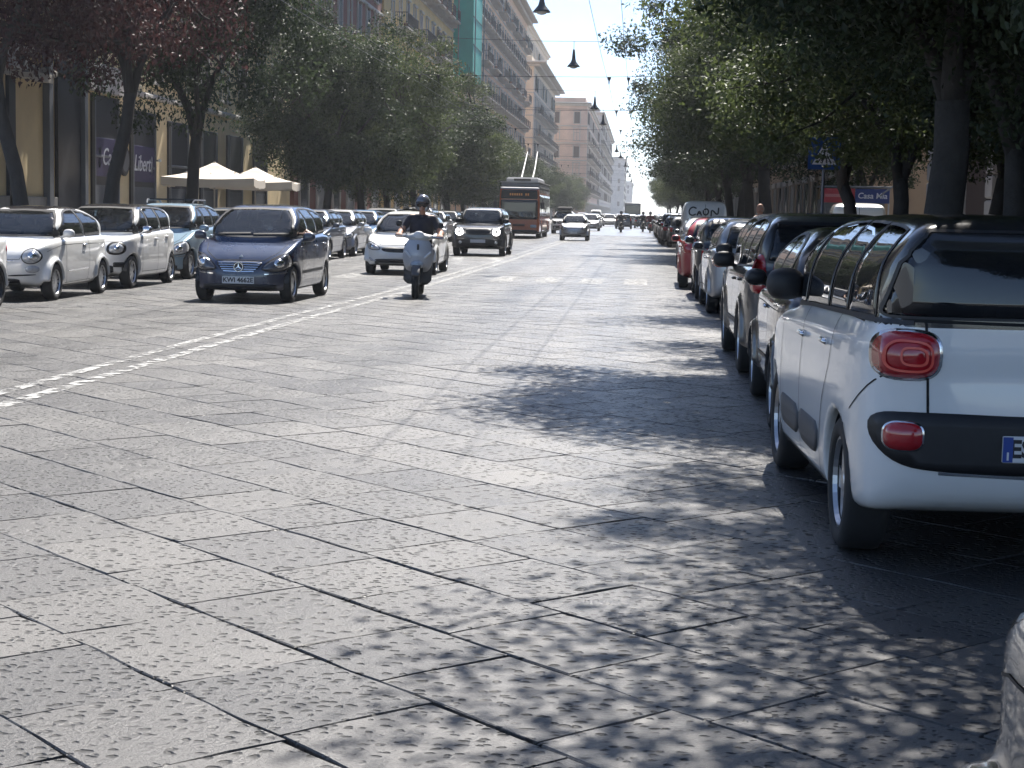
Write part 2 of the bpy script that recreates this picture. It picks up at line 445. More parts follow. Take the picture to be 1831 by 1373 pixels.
def build_shape(S, cell):
    hw, H = S['hw'], S['H']
    body = chaikin(S['body'], 2); gr = chaikin(S['green'], 2)
    xr, xf = body[:, 0].min(), body[:, 0].max(); gx0, gx1 = gr[:, 0].min(), gr[:, 0].max()
    no, ta = S.get('nose', 1.0), S.get('tail', 1.0)
    half = [(xr, hw * .45), (xr + .05 * ta, hw * .78), (xr + .2 * ta, hw * .93), (xr + .75 * ta, hw), (0, hw), (xf - .85 * no, hw), (xf - .34 * no, hw * .93), (xf - .11 * no, hw * .76), (xf, hw * .42)]
    plan = chaikin(half + [(x, -y) for x, y in half[::-1]], 2)
    gb, gw = S['gbw'], S['grw']
    gh = [(gx0, gb * .5), (gx0 + .05, gb * .84), (gx0 + .35, gb * .98), (0, gb), (gx1 - .75, gb), (gx1 - .25, gb * .88), (gx1 - .02, gb * .55)]
    gplan = chaikin(gh + [(x, -y) for x, y in gh[::-1]], 2)
    (bx0, bz0, bx1, bz1) = S['belt']; bm = (bz0 + bz1) / 2
    sl = S.get('sect', [(hw - .16, .17), (hw - .05, .24), (hw - .015, .42), (hw, .62), (hw - .004, .78), (hw - .035, bm - .03), (hw - .10, bm + .07), (hw - .3, bm + .14)])
    lsec = chaikin([(0, .12)] + sl + [(0, bm + .22)] + [(-y, z) for y, z in sl[::-1]], 2)
    sg_ = [(gb + .01, bm - .25), (gb, bm), ((gb * .58 + gw * .42) + .012, (bm * .5 + H * .5)), (gw, H - .11), (gw - .10, H - .015), (gw * .5, H + .012)]
    gsec = chaikin(sg_ + [(-y, z) for y, z in sg_[::-1]], 2)
    tb, tg, tp, tgp, tl, ts = Table(body), Table(gr), Table(plan), Table(gplan), Table(lsec), Table(gsec)
    k1, k2 = S.get('k1', .07), S.get('k2', .05)
    wx1, wx0, wr = S['wheels']; ra = wr + S.get('gap', .045); flare = S.get('flare', 0.0)
    extra = S.get('extra')
    def base(x, y, z):
        lo = smax(smax(tb(x, z), tp(x, y), k1), tl(y, z), k2)
        g = smax(smax(tg(x, z), tgp(x, y), .06), ts(y, z), .05)
        f = smin(lo, g, S.get('blend', .035))
        if flare:
            for wx in (wx0, wx1):
                d = np.sqrt((x - wx) ** 2 + (z - wr) ** 2) - (ra + .05)
                f = smin(f, smax(smax(d, np.abs(y) - (hw + flare), .04), .3 - z, .05), .05)
        if extra: f = extra(f, x, y, z)
        return f
    def F(x, y, z):
        f = base(x, y, z)
        for wx in (wx0, wx1):
            d = np.sqrt((x - wx) ** 2 + (z - wr) ** 2) - ra
            f = smax(f, -np.maximum(d, (hw - .34) - np.abs(y)), .012)
        return f
    return F, base, tg, (xr, xf, gx0, gx1), ra, ts

CARS = {}
def car_type(key, S, cell=0.03):
    """builds the meshes of one kind of car: list of (part name, mesh, roles, parent part, location)"""
    F, base, tg, (xr, xf, gx0, gx1), ra, ts = build_shape(S, cell)
    def fit(p, m=.04):
        """keeps a screen outline inside the greenhouse section"""
        p = np.array(p, float)
        for _ in range(40):
            k = ts(p[:, 0], p[:, 1]) > -m
            if not k.any(): break
            p[k, 0] *= .985; p[k, 1] -= .0015
        return p
    hw, H = S['hw'], S['H']; (bx0, bz0, bx1, bz1) = S['belt']
    bz = lambda x: bz0 + (bz1 - bz0) * (x - bx0) / (bx1 - bx0)
    wx1, wx0, wr = S['wheels']
    parts = []
    # glass outlines
    wins = []
    xs_all = np.linspace(gx0, gx1, 400); zz = np.arange(.8, H, .004)
    inset = S.get('winset', .075)
    G = tg(xs_all[:, None] + 0 * zz[None], zz[None] + 0 * xs_all[:, None]) < -inset
    ztop = np.where(G.any(1), zz[len(zz) - 1 - G[:, ::-1].argmax(1)], 0)
    for (xa, xb) in S['winx']:
        xs = np.linspace(xa, xb, 24); zt = np.interp(xs, xs_all, ztop); zb = bz(xs) + .03
        k = zt > zb + .015; xs, zt, zb = xs[k], zt[k], zb[k]
        po = list(zip(xs, zb)) + list(zip(xs[::-1], zt[::-1]))
        p = np.array(po)
        wins.append(chaikin(resample(p, .04), 1))
    z0, w0, z1, w1 = S['wscreen']
    wsp = chaikin([(-w0, z0), (0, z0 - .02), (w0, z0), (w0 * .52 + w1 * .48 + .012, (z0 + z1) / 2), (w1, z1), (0, z1 + .015), (-w1, z1), (-(w0 * .52 + w1 * .48 + .012), (z0 + z1) / 2)], 0)
    wsp = fit(chaikin(resample(wsp, .09), 2))
    z0, w0, z1, w1 = S['rscreen']
    rsp = fit(chaikin(resample(np.array([(-w0, z0), (w0, z0), (w1, z1), (-w1, z1)]), .09), 2), S.get('rfit', .04))
    see = S.get('see', True)
    def drop(x, y, z):
        k = np.zeros(x.shape, bool)
        if not see: return k
        up = z > min(bz0, bz1)
        for p in wins: k |= (sd_poly(x, z, p) < -.012) & up & (np.abs(y) > .3)
        k |= (sd_poly(y, z, wsp) < -.012) & up & (x > 0)
        k |= (sd_poly(y, z, rsp) < -.012) & up & (x < -.4)
        return k
    pillar = S.get('pillar')
    def mf(x, y, z):
        m = np.zeros(x.shape, int)
        m[z < S.get('sill', .19)] = 1
        if pillar: m[pillar(x, y, z)] = 2
        if 'rooftop' in S: m[(sd_poly(x, y, S['rooftop']) < 0) & (z > H - .3)] = 2
        return m
    pad = .12
    me = sdf_mesh('body', F, (xr - pad, -hw - .15, .05), (xf + pad, hw + .15, H + .12), cell, mf, 3, drop)
    parts.append(('body', me, ['paint', 'black', 'roofpaint'], None, None))
    def addp(name, vf, roles, parent=None, smooth=True):
        parts.append((name, mesh_from(name, vf[0], vf[1], smooth), roles, parent, None))
    for p in wins:
        vf = patch(base, p, 'side', 1, .003, 0, .06, .008)
        addp('side_window', vf, ['glass']); addp('side_window', mirror_vf(*vf), ['glass'])
    if S.get('winframe', True):
        for p in wins:
            vf = ribbon(base, resample(p, .03), 'side', 1, S.get('wfw', .026), .004, True)
            addp('window_frame', vf, [S.get('wframe', 'black')]); addp('window_frame', mirror_vf(*vf), [S.get('wframe', 'black')])
    addp('windscreen', patch(base, wsp, 'end', 1, .003, 0, .07, .008), ['glass'])
    addp('windscreen_seal', ribbon(base, resample(wsp, .05), 'end', 1, .03, .006, True), ['black'])
    addp('rear_window', patch(base, rsp, 'end', -1, .003, 0, .07, .008), ['rglass'])
    addp('rear_window_seal', ribbon(base, resample(rsp, .05), 'end', -1, S.get('wfw', .025), .004, True), ['black'])
    for (name, view, sg, poly, role, mir, off, bul) in S.get('patches', []):
        vf = patch(base, poly, view, sg, off, bul, min(.05, max(.015, (np.array(poly).max(0) - np.array(poly).min(0)).min() / 3)), .02)
        addp(name, vf, [role])
        if mir: addp(name, mirror_vf(*vf), [role])
        if name == 'headlamp':
            vf = ribbon(base, resample(poly, .03), view, sg, .014, off + .003, True); addp('headlamp_surround', vf, ['seam']); addp('headlamp_surround', mirror_vf(*vf), ['seam'])
            c_ = np.array(poly).mean(0); e_ = (np.array(poly).max(0) - np.array(poly).min(0)).min() * .24
            vf = patch(base, ell(c_[0] + e_ * .3, c_[1], e_, e_, 16), view, sg, off + bul * 1.02 + .002, .01, e_ / 2, .004); addp('headlamp_projector', vf, ['chrome']); addp('headlamp_projector', mirror_vf(*vf), ['chrome'])
    for (name, view, sg, line, role, wd, mir) in S.get('lines', []):
        vf = ribbon(base, line, view, sg, wd, .002 if wd < .015 else .006)
        addp(name, vf, [role])
        if mir: addp(name, mirror_vf(*vf), [role])
    for (x, z) in S.get('handles', []):
        y = float(project(base, 'side', 1, np.array([x]), np.array([z]))[0])
        b = MB().box((0, 0, 0), (.17, .03, .03), bev=.01)
        hm = b.mesh('door_handle', True)
        for s in (1, -1): parts.append(('door_handle', hm, [S.get('handle', 'paint')], None, (x, s * (y + .012), z)))
    # mirrors
    mx, mz = S['mirror']; y = float(project(base, 'side', 1, np.array([mx]), np.array([mz - .05]))[0])
    ms = S.get('msize', (.065, .105, .075))
    mf_ = union([ellip((0, .11, .03), ms), rbox((.0, .11, .03), (ms[0] * .75, ms[1] * .82, ms[2] * .82), .04), capsule((.01, -.04, -.05), (0, .07, .0), .022, .022)], .02)
    for s in (1, -1):
        g = (lambda x, yy, z, s=s: mf_(x, yy * s, z))
        mm = sdf_mesh('mirror', g, (-.12, -.3, -.12), (.12, .3, .16), .016, lambda x, yy, z: (x < -.048) * 1, 2)
        parts.append(('door_mirror', mm, [S.get('mirrorpaint', 'paint'), 'black'], None, (mx, s * (y - .0), mz)))
    # cabin seen through the glass
    c = MB(); bm = min(bz0, bz1)
    c.box(((gx0 + gx1) / 2, 0, bm - .14), (gx1 - gx0 - .35, (S['gbw'] - .1) * 2, .1))
    c.box((gx1 - .55, 0, bm - .03), (.45, (S['gbw'] - .1) * 2, .12), bev=.04)
    for (sx, sy) in ((.15, .35), (.15, -.35), (-.72, .35), (-.72, -.35)):
        if sx < gx0 + .45: continue
        c.box((sx, sy, bm + .02), (.14, .46, .34), bev=.05); c.box((sx - .04, sy, bm + .26), (.09, .24, .15), bev=.035)
    a = [(gx1 - .78 + .06 * math.cos(t), .35 + .17 * math.sin(t), bm + .04 + .17 * math.cos(t)) for t in [i * math.pi / 7 for i in range(15)]]
    c.tube(a, .014, 6)
    parts.append(('cabin', c.mesh('cabin', False), ['cabin'], None, None))
    # plates
    for (sg, z, wd) in S.get('plates', []):
        px = float(project(base, 'end', sg, np.array([0.]), np.array([z]))[0])
        b = MB().box((0, 0, 0), (.012, wd, .115), bev=.004)
        parts.append(('licence_plate', b.mesh('licence_plate'), ['plate'], None, (px + sg * .012, 0, z)))
    # dark liners inside the wheel arches
    for wx in (wx1, wx0):
        ysd = float(project(base, 'side', 1, np.array([wx]), np.array([wr * 1.6]))[0])
        for s in (1, -1):
            q = MB(); n = 18; rl_ = ra - .008; ang = [math.pi * (.02 + .96 * i / n) for i in range(n + 1)]; y0, y1 = s * (hw - .325), s * (ysd - .035)
            v = [(wx + rl_ * math.cos(a_), yy, wr + rl_ * math.sin(a_)) for yy in (y0, y1) for a_ in ang]
            q.add(v + [(wx, y0, wr)], [[i, i + 1, n + 2 + i, n + 1 + i] for i in range(n)] + [[i, i + 1, 2 * n + 2] for i in range(n)])
            parts.append(('wheel_arch_liner', q.mesh('wheel_arch_liner'), ['black'], None, None))
    # wheels
    ty, rim = wheel_meshes(wr, S.get('tw', .19), S.get('rimstyle', 'five'), key)
    wy = {wx: float(project(base, 'side', 1, np.array([wx]), np.array([wr * 1.6]))[0]) - S.get('tw', .19) / 2 - .018 for wx in (wx1, wx0)}
    wheels = [(wx, s * wy[wx], wr, s) for wx in (wx1, wx0) for s in (1, -1)]
    CARS[key] = dict(parts=parts, tyre=ty, rim=rim, wheels=wheels, S=S, base=base, xr=xr, xf=xf)

def place_car(key, loc, rz, label, roles, name='parked_car', cat='car', group=None, steer=0.0, skip=()):
    C = CARS[key]
    t = empty(name, loc, rz, label, cat, group)
    base = dict(black=M_BLACK, glass=M_GLASS, rglass=M_GLASS, cabin=M_CABIN, chrome=M_CHROME, lamp=M_LAMP, red=M_RED, plate=M_PLATE, tyre=M_TYRE, rim=M_RIM, rimback=M_BLACK, amber=M_AMBER, seam=M_SEAM, grey=M_GREYPL)
    base.update(roles); base.setdefault('roofpaint', base['paint'])
    out = {}
    for (pn, me, rl, par, pl) in C['parts']:
        if pn in skip: continue
        o = link(pn, me, [base[r] for r in rl], t, loc=pl)
        out.setdefault(pn, []).append(o)
    for (x, y, z, s) in C['wheels']:
        wv = empty('wheel', (x, y, z), 0.0 if s > 0 else math.pi)
        wv.parent = t
        if x > 0 and steer: wv.rotation_euler[2] += steer
        link('tyre', C['tyre'], base['tyre'], wv); link('rim', C['rim'], [base['rim'], base['rimback']], wv)
    t['_out'] = 0; del t['_out']
    return t, out

M_BLACK = mat('black_plastic', (.018, .018, .02), .5, noise=.3, nscale=20)
M_GREYPL = mat('grey_plastic', (.07, .072, .078), .55, noise=.2, nscale=20)
M_SEAM = mat('panel_gap', (.006, .006, .007), .8)
M_GLASS = glass_mat('car_glass', (.30, .34, .36), .015, .85)
M_DGLASS = glass_mat('privacy_glass', (.10, .11, .13), .015, .6)
M_CABIN = mat('cabin_fabric', (.035, .036, .04), .8, noise=.4, nscale=6)
M_CHROME = mat('chrome', (.75, .76, .78), .12, 1.0)
M_RIM = mat('alloy', (.55, .56, .58), .32, 0.9, noise=.1)
M_RIMD = mat('dark_alloy', (.05, .05, .055), .35, 0.6)
M_TYRE = mat('tyre_rubber', (.022, .022, .023), .75, noise=.35, nscale=12)
M_PLATE = mat('plate_white', (.72, .73, .74), .4, noise=.05)
M_LAMP = mat('headlamp_glass', (.46, .48, .51), .10, .12, coat=1.0, noise=.5, nscale=22)
M_RED = mat('tail_lamp_red', (.42, .012, .02), .12, 0, coat=1.0, noise=.3, nscale=25)
M_AMBER = mat('amber_lens', (.55, .18, .02), .15, 0, coat=1.0)

# ---- MPV with tall upright tail (rounded black roof)
def pil_mpv(x, y, z): return z > 1.105 + .0 * x
S_MPV = dict(hw=.89, H=1.585, belt=(-1.9, 1.10, 1.2, 1.03), gbw=.825, grw=.675, tail=.95, nose=1.0,
    body=[(-1.70, .26), (-1.90, .30), (-1.985, .42), (-2.0, .62), (-1.975, .88), (-1.945, 1.06), (-1.82, 1.13), (-.5, 1.09), (.7, 1.04), (1.15, .99), (1.6, .90), (1.88, .76), (1.99, .56), (1.97, .34), (1.85, .21), (.9, .18), (-.9, .18)],
    green=[(-1.99, .95), (-1.985, 1.14), (-1.955, 1.36), (-1.915, 1.52), (-1.74, 1.578), (-1.0, 1.60), (-.2, 1.60), (.35, 1.545), (.75, 1.35), (1.2, 1.03), (1.25, .85), (-1.9, .85)],
    wheels=(1.27, -1.27, .315), tw=.205, sill=.2, see=False, gap=.032, winset=.062, k2=.075,
    winx=[(.28, .98), (-.55, .22), (-1.12, -.61), (-1.72, -1.16)], wscreen=(1.10, .70, 1.50, .56), rscreen=(1.135, .765, 1.505, .665), rfit=.035, wfw=.012,
    pillar=pil_mpv, mirror=(.82, 1.13), msize=(.075, .115, .095), mirrorpaint='black', wframe='black',
    handles=[(-.02, .93), (-.83, .95)], handle='chrome', rimstyle='five', plates=[(-1, .585, .52), (1, .5, .52)],
    patches=[('tail_lamp_bezel', 'end', -1, sell(.665, .975, .142, .112), 'chrome', True, .002, .012),
             ('tail_lamp', 'end', -1, sell(.665, .975, .128, .098), 'red', True, .012, .03),
             ('bumper_insert', 'end', -1, chaikin([(-.80, .60), (-.80, .72), (-.66, .735), (0, .72), (.66, .735), (.80, .72), (.80, .60), (.70, .50), (.52, .475), (0, .465), (-.52, .475), (-.70, .50)], 2), 'black', False, .006, .0),
             ('fog_lamp_bezel', 'end', -1, sell(.668, .625, .083, .067), 'chrome', True, .010, .003),
             ('fog_lamp', 'end', -1, sell(.668, .625, .076, .060), 'red', True, .014, .012),
             ('headlamp', 'end', 1, ell(.60, .74, .13, .10), 'lamp', True, .004, .02),
             ('grille', 'end', 1, rr(0, .42, 1.1, .16), 'black', False, .004, 0),
             ('side_cladding', 'side', 1, chaikin([(.02, .37), (.02, .53), (.45, .53), (.80, .53), (.80, .37), (.45, .36)], 1), 'grey', True, .008, .004),
             ('side_cladding', 'side', 1, chaikin([(-.03, .37), (-.03, .53), (-.4, .53), (-.76, .53), (-.70, .37), (-.4, .36)], 1), 'grey', True, .008, .004)],
    lines=[('tailgate_gap', 'end', -1, [(.60, 1.15), (.585, .98), (.575, .72), (.57, .49)], 'seam', .011, True),
           ('belt_trim', 'side', 1, [(.98, 1.045), (0, 1.085), (-1.2, 1.108), (-1.93, 1.112)], 'black', .022, True),
           ('belt_trim', 'end', -1, [(-.76, 1.125), (0, 1.112), (.76, 1.125)], 'seam', .014, False),
           ('door_gap', 'side', 1, [(.02, 1.08), (.0, .7), (.0, .25)], 'seam', .009, True),
           ('door_gap', 'side', 1, [(-1.04, 1.1), (-1.0, .85), (-.86, .66), (-.78, .45), (-.76, .25)], 'seam', .009, True),
           ('door_gap', 'side', 1, [(.88, 1.05), (.86, .7), (.83, .25)], 'seam', .009, True),
           ('sill_trim', 'side', 1, [(.85, .27), (-.82, .27)], 'seam', .012, True),
           ('bumper_gap', 'side', 1, [(-1.58, .70), (-1.75, .80), (-1.88, .88)], 'seam', .008, True),
           ('bumper_step', 'end', -1, [(-.52, .47), (0, .455), (.52, .47)], 'chrome', .014, False),
           ('roof_trim', 'side', 1, [(-1.12, 1.40), (-1.02, 1.47), (-.85, 1.50), (-.3, 1.525), (.2, 1.50)], 'chrome', .014, True)])
car_type('mpv', S_MPV, 0.024)

# ---- small rounded retro hatch
S_RETRO = dict(hw=.815, H=1.49, belt=(-1.5, .985, .9, .955), gbw=.735, grw=.545, tail=1.3, nose=1.35,
    body=[(-1.45, .22), (-1.64, .30), (-1.75, .45), (-1.775, .65), (-1.73, .87), (-1.6, 1.0), (-.9, 1.0), (.45, .985), (.92, .965), (1.35, .90), (1.60, .79), (1.73, .60), (1.765, .42), (1.70, .24), (.8, .17), (-.8, .17)],
    green=[(-1.72, .85), (-1.60, 1.08), (-1.38, 1.30), (-1.0, 1.44), (-.45, 1.505), (.0, 1.49), (.32, 1.40), (.72, 1.15), (1.02, .94), (1.02, .8)],
    wheels=(1.12, -1.18, .29), tw=.185, gap=.035, flare=.004, k2=.09, winset=.07,
    winx=[(-.42, .76), (-1.28, -.47)], wscreen=(1.02, .66, 1.40, .50), rscreen=(1.05, .56, 1.33, .46),
    mirror=(.60, 1.02), msize=(.07, .095, .07), wframe='black', handles=[(-.28, .86)], handle='chrome', rimstyle='multi',
    plates=[(1, .46, .36), (-1, .72, .5)],
    patches=[('headlamp', 'end', 1, ell(.555, .70, .125, .115, 24), 'lamp', True, .006, .035),
             ('fog_lamp', 'end', 1, ell(.575, .50, .085, .06), 'lamp', True, .004, .015),
             ('chrome_trim', 'end', 1, chaikin([(-.30, .615), (-.12, .60), (.12, .60), (.30, .615), (.30, .64), (-.30, .64)], 1), 'chrome', False, .004, .006),
             ('air_intake', 'end', 1, rr(0, .30, .82, .11), 'black', False, .004, 0),
             ('bumper_strip', 'end', 1, chaikin([(.24, .385), (.62, .405), (.62, .425), (.24, .41)], 1), 'black', True, .006, .004),
             ('tail_lamp', 'end', -1, rr(.60, .80, .13, .24), 'red', True, .004, .012),
             ],
    rooftop=chaikin([(.26, -.47), (.26, .47), (-.4, .50), (-1.05, .47), (-1.05, -.47), (-.4, -.50)], 1),
    lines=[('door_gap', 'side', 1, [(.60, .97), (.62, .6), (.58, .3), (.5, .22)], 'seam', .008, True),
           ('door_gap', 'side', 1, [(-.50, .98), (-.52, .6), (-.46, .3), (-.4, .22)], 'seam', .008, True),
           ('bonnet_gap', 'side', 1, [(-1.3, .87), (.2, .88), (.75, .87), (1.15, .82), (1.35, .77)], 'seam', .006, True),
           ('bonnet_gap', 'end', 1, [(-.46, .79), (-.40, .65), (.40, .65), (.46, .79)], 'seam', .007, False),
           ('side_strip', 'side', 1, [(.52, .45), (-.46, .47)], 'strip', .028, True),
           ('sill_crease', 'side', 1, [(.62, .26), (-.6, .28)], 'seam', .006, True)])
car_type('retro', S_RETRO, 0.027)

# ---- short four-door city car
S_CITY = dict(hw=.83, H=1.55, belt=(-1.5, 1.06, .9, .97), gbw=.75, grw=.58, tail=1.0, nose=1.2,
    body=[(-1.5, .22), (-1.66, .30), (-1.73, .45), (-1.745, .7), (-1.70, .95), (-1.6, 1.05), (-.8, 1.06), (.55, 1.0), (1.0, .97), (1.42, .92), (1.65, .80), (1.745, .6), (1.74, .42), (1.66, .25), (.8, .18), (-.8, .18)],
    green=[(-1.70, .9), (-1.66, 1.15), (-1.55, 1.38), (-1.35, 1.51), (-.7, 1.56), (0.05, 1.555), (.42, 1.46), (.82, 1.2), (1.15, .98), (1.15, .85)],
    wheels=(1.20, -1.29, .30), tw=.19, gap=.042, k2=.06,
    winx=[(.18, .86), (-.62, .12), (-1.35, -.68)], wscreen=(1.04, .68, 1.46, .54), rscreen=(1.1, .62, 1.42, .52),
    mirror=(.66, 1.04), mirrorpaint='chrome', handles=[(-.1, .90), (-.86, .93)], rimstyle='dark', plates=[(1, .42, .36), (-1, .75, .5)],
    patches=[('headlamp_bezel', 'end', 1, sell(.555, .735, .152, .118, 2.5), 'black', True, .004, .006),
             ('headlamp', 'end', 1, sell(.56, .735, .118, .092, 2.4), 'lamp', True, .010, .03),
             ('grille', 'end', 1, rr(0, .60, .78, .15), 'black', False, .004, 0),
             ('air_intake', 'end', 1, rr(0, .36, 1.05, .15), 'black', False, .004, 0),
             ('fog_recess', 'end', 1, rr(.62, .44, .2, .09), 'black', True, .005, 0),
             ('tail_lamp', 'end', -1, rr(.60, .82, .17, .25), 'red', True, .004, .012),
             ],
    rooftop=[(.6, -.57), (.6, .57), (-.5, .58), (-1.6, .57), (-1.6, -.57), (-.5, -.58)],
    lines=[('door_gap', 'side', 1, [(.74, .98), (.77, .6), (.72, .24)], 'seam', .008, True),
           ('door_gap', 'side', 1, [(-.24, 1.02), (-.24, .6), (-.24, .24)], 'seam', .008, True),
           ('door_gap', 'side', 1, [(-.95, 1.05), (-.95, .75), (-.82, .55), (-.78, .24)], 'seam', .008, True),
           ('bonnet_gap', 'end', 1, [(-.66, .86), (0, .835), (.66, .86)], 'seam', .007, False),
           ('sill_crease', 'side', 1, [(.75, .30), (-.8, .30)], 'seam', .008, True)])
car_type('city', S_CITY, 0.027)

# ---- tall one-box compact with sloping bonnet
S_ONEBOX = dict(hw=.86, H=1.585, belt=(-1.6, 1.10, 1.05, .99), gbw=.765, grw=.585, tail=1.0, nose=1.25,
    body=[(-1.5, .24), (-1.68, .32), (-1.78, .45), (-1.80, .7), (-1.76, .98), (-1.6, 1.08), (-.8, 1.09), (.5, 1.02), (.95, 1.0), (1.38, .86), (1.66, .70), (1.79, .52), (1.80, .32), (1.74, .18), (.8, .16), (-.8, .17)],
    green=[(-1.76, .9), (-1.70, 1.15), (-1.55, 1.40), (-1.32, 1.55), (-.7, 1.60), (-.05, 1.60), (.28, 1.53), (.72, 1.25), (1.12, 1.0), (1.15, .85)],
    wheels=(1.22, -1.2, .30), tw=.19, gap=.04, k2=.06,
    winx=[(.0, .88), (-.72, -.06), (-1.45, -.78)], wscreen=(1.07, .70, 1.50, .55), rscreen=(1.12, .62, 1.45, .52),
    mirror=(.72, 1.03), handles=[(-.22, .90), (-.9, .93)], rimstyle='five', plates=[(1, .365, .52), (-1, .75, .5)],
    patches=[('headlamp', 'end', 1, chaikin([(.36, .53), (.40, .60), (.56, .735), (.70, .79), (.765, .78), (.79, .62), (.74, .535), (.55, .50)], 2), 'lampdark', True, .004, .016),
             ('grille', 'end', 1, chaikin([(-.36, .66), (0, .665), (.36, .66), (.37, .62), (.27, .505), (0, .49), (-.27, .505), (-.37, .62)], 1), 'black', False, .003, 0),
             ('lower_intake', 'end', 1, rr(0, .26, 1.2, .09), 'black', False, .003, 0),
             ('tail_lamp', 'end', -1, rr(.65, .85, .17, .28), 'red', True, .004, .012),
             ],
    rooftop=chaikin([(.2, -.48), (.2, .48), (-1.1, .49), (-1.1, -.49)], 1),
    lines=[('door_gap', 'side', 1, [(.80, 1.0), (.83, .6), (.78, .24)], 'seam', .008, True),
           ('door_gap', 'side', 1, [(-.05, 1.05), (-.05, .6), (-.05, .24)], 'seam', .008, True),
           ('door_gap', 'side', 1, [(-.95, 1.08), (-.92, .72), (-.8, .5), (-.76, .24)], 'seam', .008, True),
           ('bonnet_gap', 'end', 1, [(-.66, .94), (-.60, .82), (-.40, .685), (.40, .685), (.60, .82), (.66, .94)], 'seam', .009, False),
           ('bumper_strip', 'end', 1, [(.42, .465), (.60, .475), (.76, .495)], 'chrome', .016, True),
           ('side_strip', 'side', 1, [(.8, .48), (-.76, .50)], 'greyp', .05, True),
           ('grille_bar', 'end', 1, [(-.345, .642), (0, .648), (.345, .642)], 'chrome', .017, False),
           ('grille_bar', 'end', 1, [(-.335, .608), (0, .612), (.335, .608)], 'chrome', .017, False),
           ('grille_bar', 'end', 1, [(-.31, .574), (0, .576), (.31, .574)], 'chrome', .017, False),
           ('grille_bar', 'end', 1, [(-.285, .540), (0, .540), (.285, .540)], 'chrome', .017, False),
           ('grille_bar', 'end', 1, [(-.25, .510), (0, .502), (.25, .510)], 'chrome', .017, False)])
car_type('onebox', S_ONEBOX, 0.027)

# ---- ordinary five-door hatch
S_HATCH = dict(hw=.86, H=1.51, belt=(-1.6, 1.03, 1.0, .95), gbw=.76, grw=.565, tail=1.1, nose=1.25,
    body=[(-1.6, .24), (-1.9, .32), (-1.99, .48), (-2.0, .7), (-1.94, .92), (-1.8, 1.03), (-.9, 1.03), (.5, .975), (.98, .955), (1.5, .86), (1.85, .72), (1.99, .54), (1.98, .36), (1.88, .22), (.8, .17), (-.8, .17)],
    green=[(-1.93, .85), (-1.86, 1.08), (-1.66, 1.33), (-1.45, 1.465), (-.7, 1.525), (-.05, 1.52), (.32, 1.44), (.75, 1.19), (1.15, .96), (1.15, .8)],
    wheels=(1.28, -1.24, .31), tw=.195, gap=.038, flare=.003,
    winx=[(-.02, .86), (-.88, -.08), (-1.42, -.94)], wscreen=(1.01, .68, 1.43, .53), rscreen=(1.06, .60, 1.37, .51),
    mirror=(.68, 1.0), handles=[(-.25, .86), (-1.0, .89)], rimstyle='five', plates=[(1, .46, .52), (-1, .74, .52)],
    patches=[('headlamp', 'end', 1, chaikin([(.42, .60), (.50, .67), (.66, .765), (.78, .78), (.80, .68), (.72, .60), (.55, .575)], 2), 'lamp', True, .004, .02),
             ('grille', 'end', 1, chaikin([(-.44, .63), (-.2, .655), (0, .64), (.2, .655), (.44, .63), (.36, .54), (0, .525), (-.36, .54)], 2), 'black', False, .004, 0),
             ('lower_intake', 'end', 1, rr(0, .31, 1.15, .13), 'black', False, .004, 0),
             ('fog_lamp', 'end', 1, chaikin([(.50, .33), (.60, .34), (.72, .42), (.74, .36), (.66, .30)], 2), 'foglamp', True, .006, .006),
             ('tail_lamp', 'end', -1, chaikin([(.50, .80), (.55, .92), (.72, .95), (.80, .90), (.80, .78), (.68, .74)], 2), 'red', True, .004, .012),
             ('rear_bumper_insert', 'end', -1, rr(0, .36, 1.2, .14), 'black', False, .004, 0)],
    lines=[('door_gap', 'side', 1, [(.78, .96), (.80, .6), (.76, .24)], 'seam', .008, True),
           ('door_gap', 'side', 1, [(-.22, 1.0), (-.22, .6), (-.22, .24)], 'seam', .008, True),
           ('door_gap', 'side', 1, [(-1.1, 1.02), (-1.05, .72), (-.9, .5), (-.82, .24)], 'seam', .008, True),
           ('bonnet_gap', 'end', 1, [(-.66, .85), (-.44, .70), (.44, .70), (.66, .85)], 'seam', .008, False),
           ('side_crease', 'side', 1, [(.9, .40), (-.9, .42)], 'seam', .010, True)])
car_type('hatch', S_HATCH, 0.032)

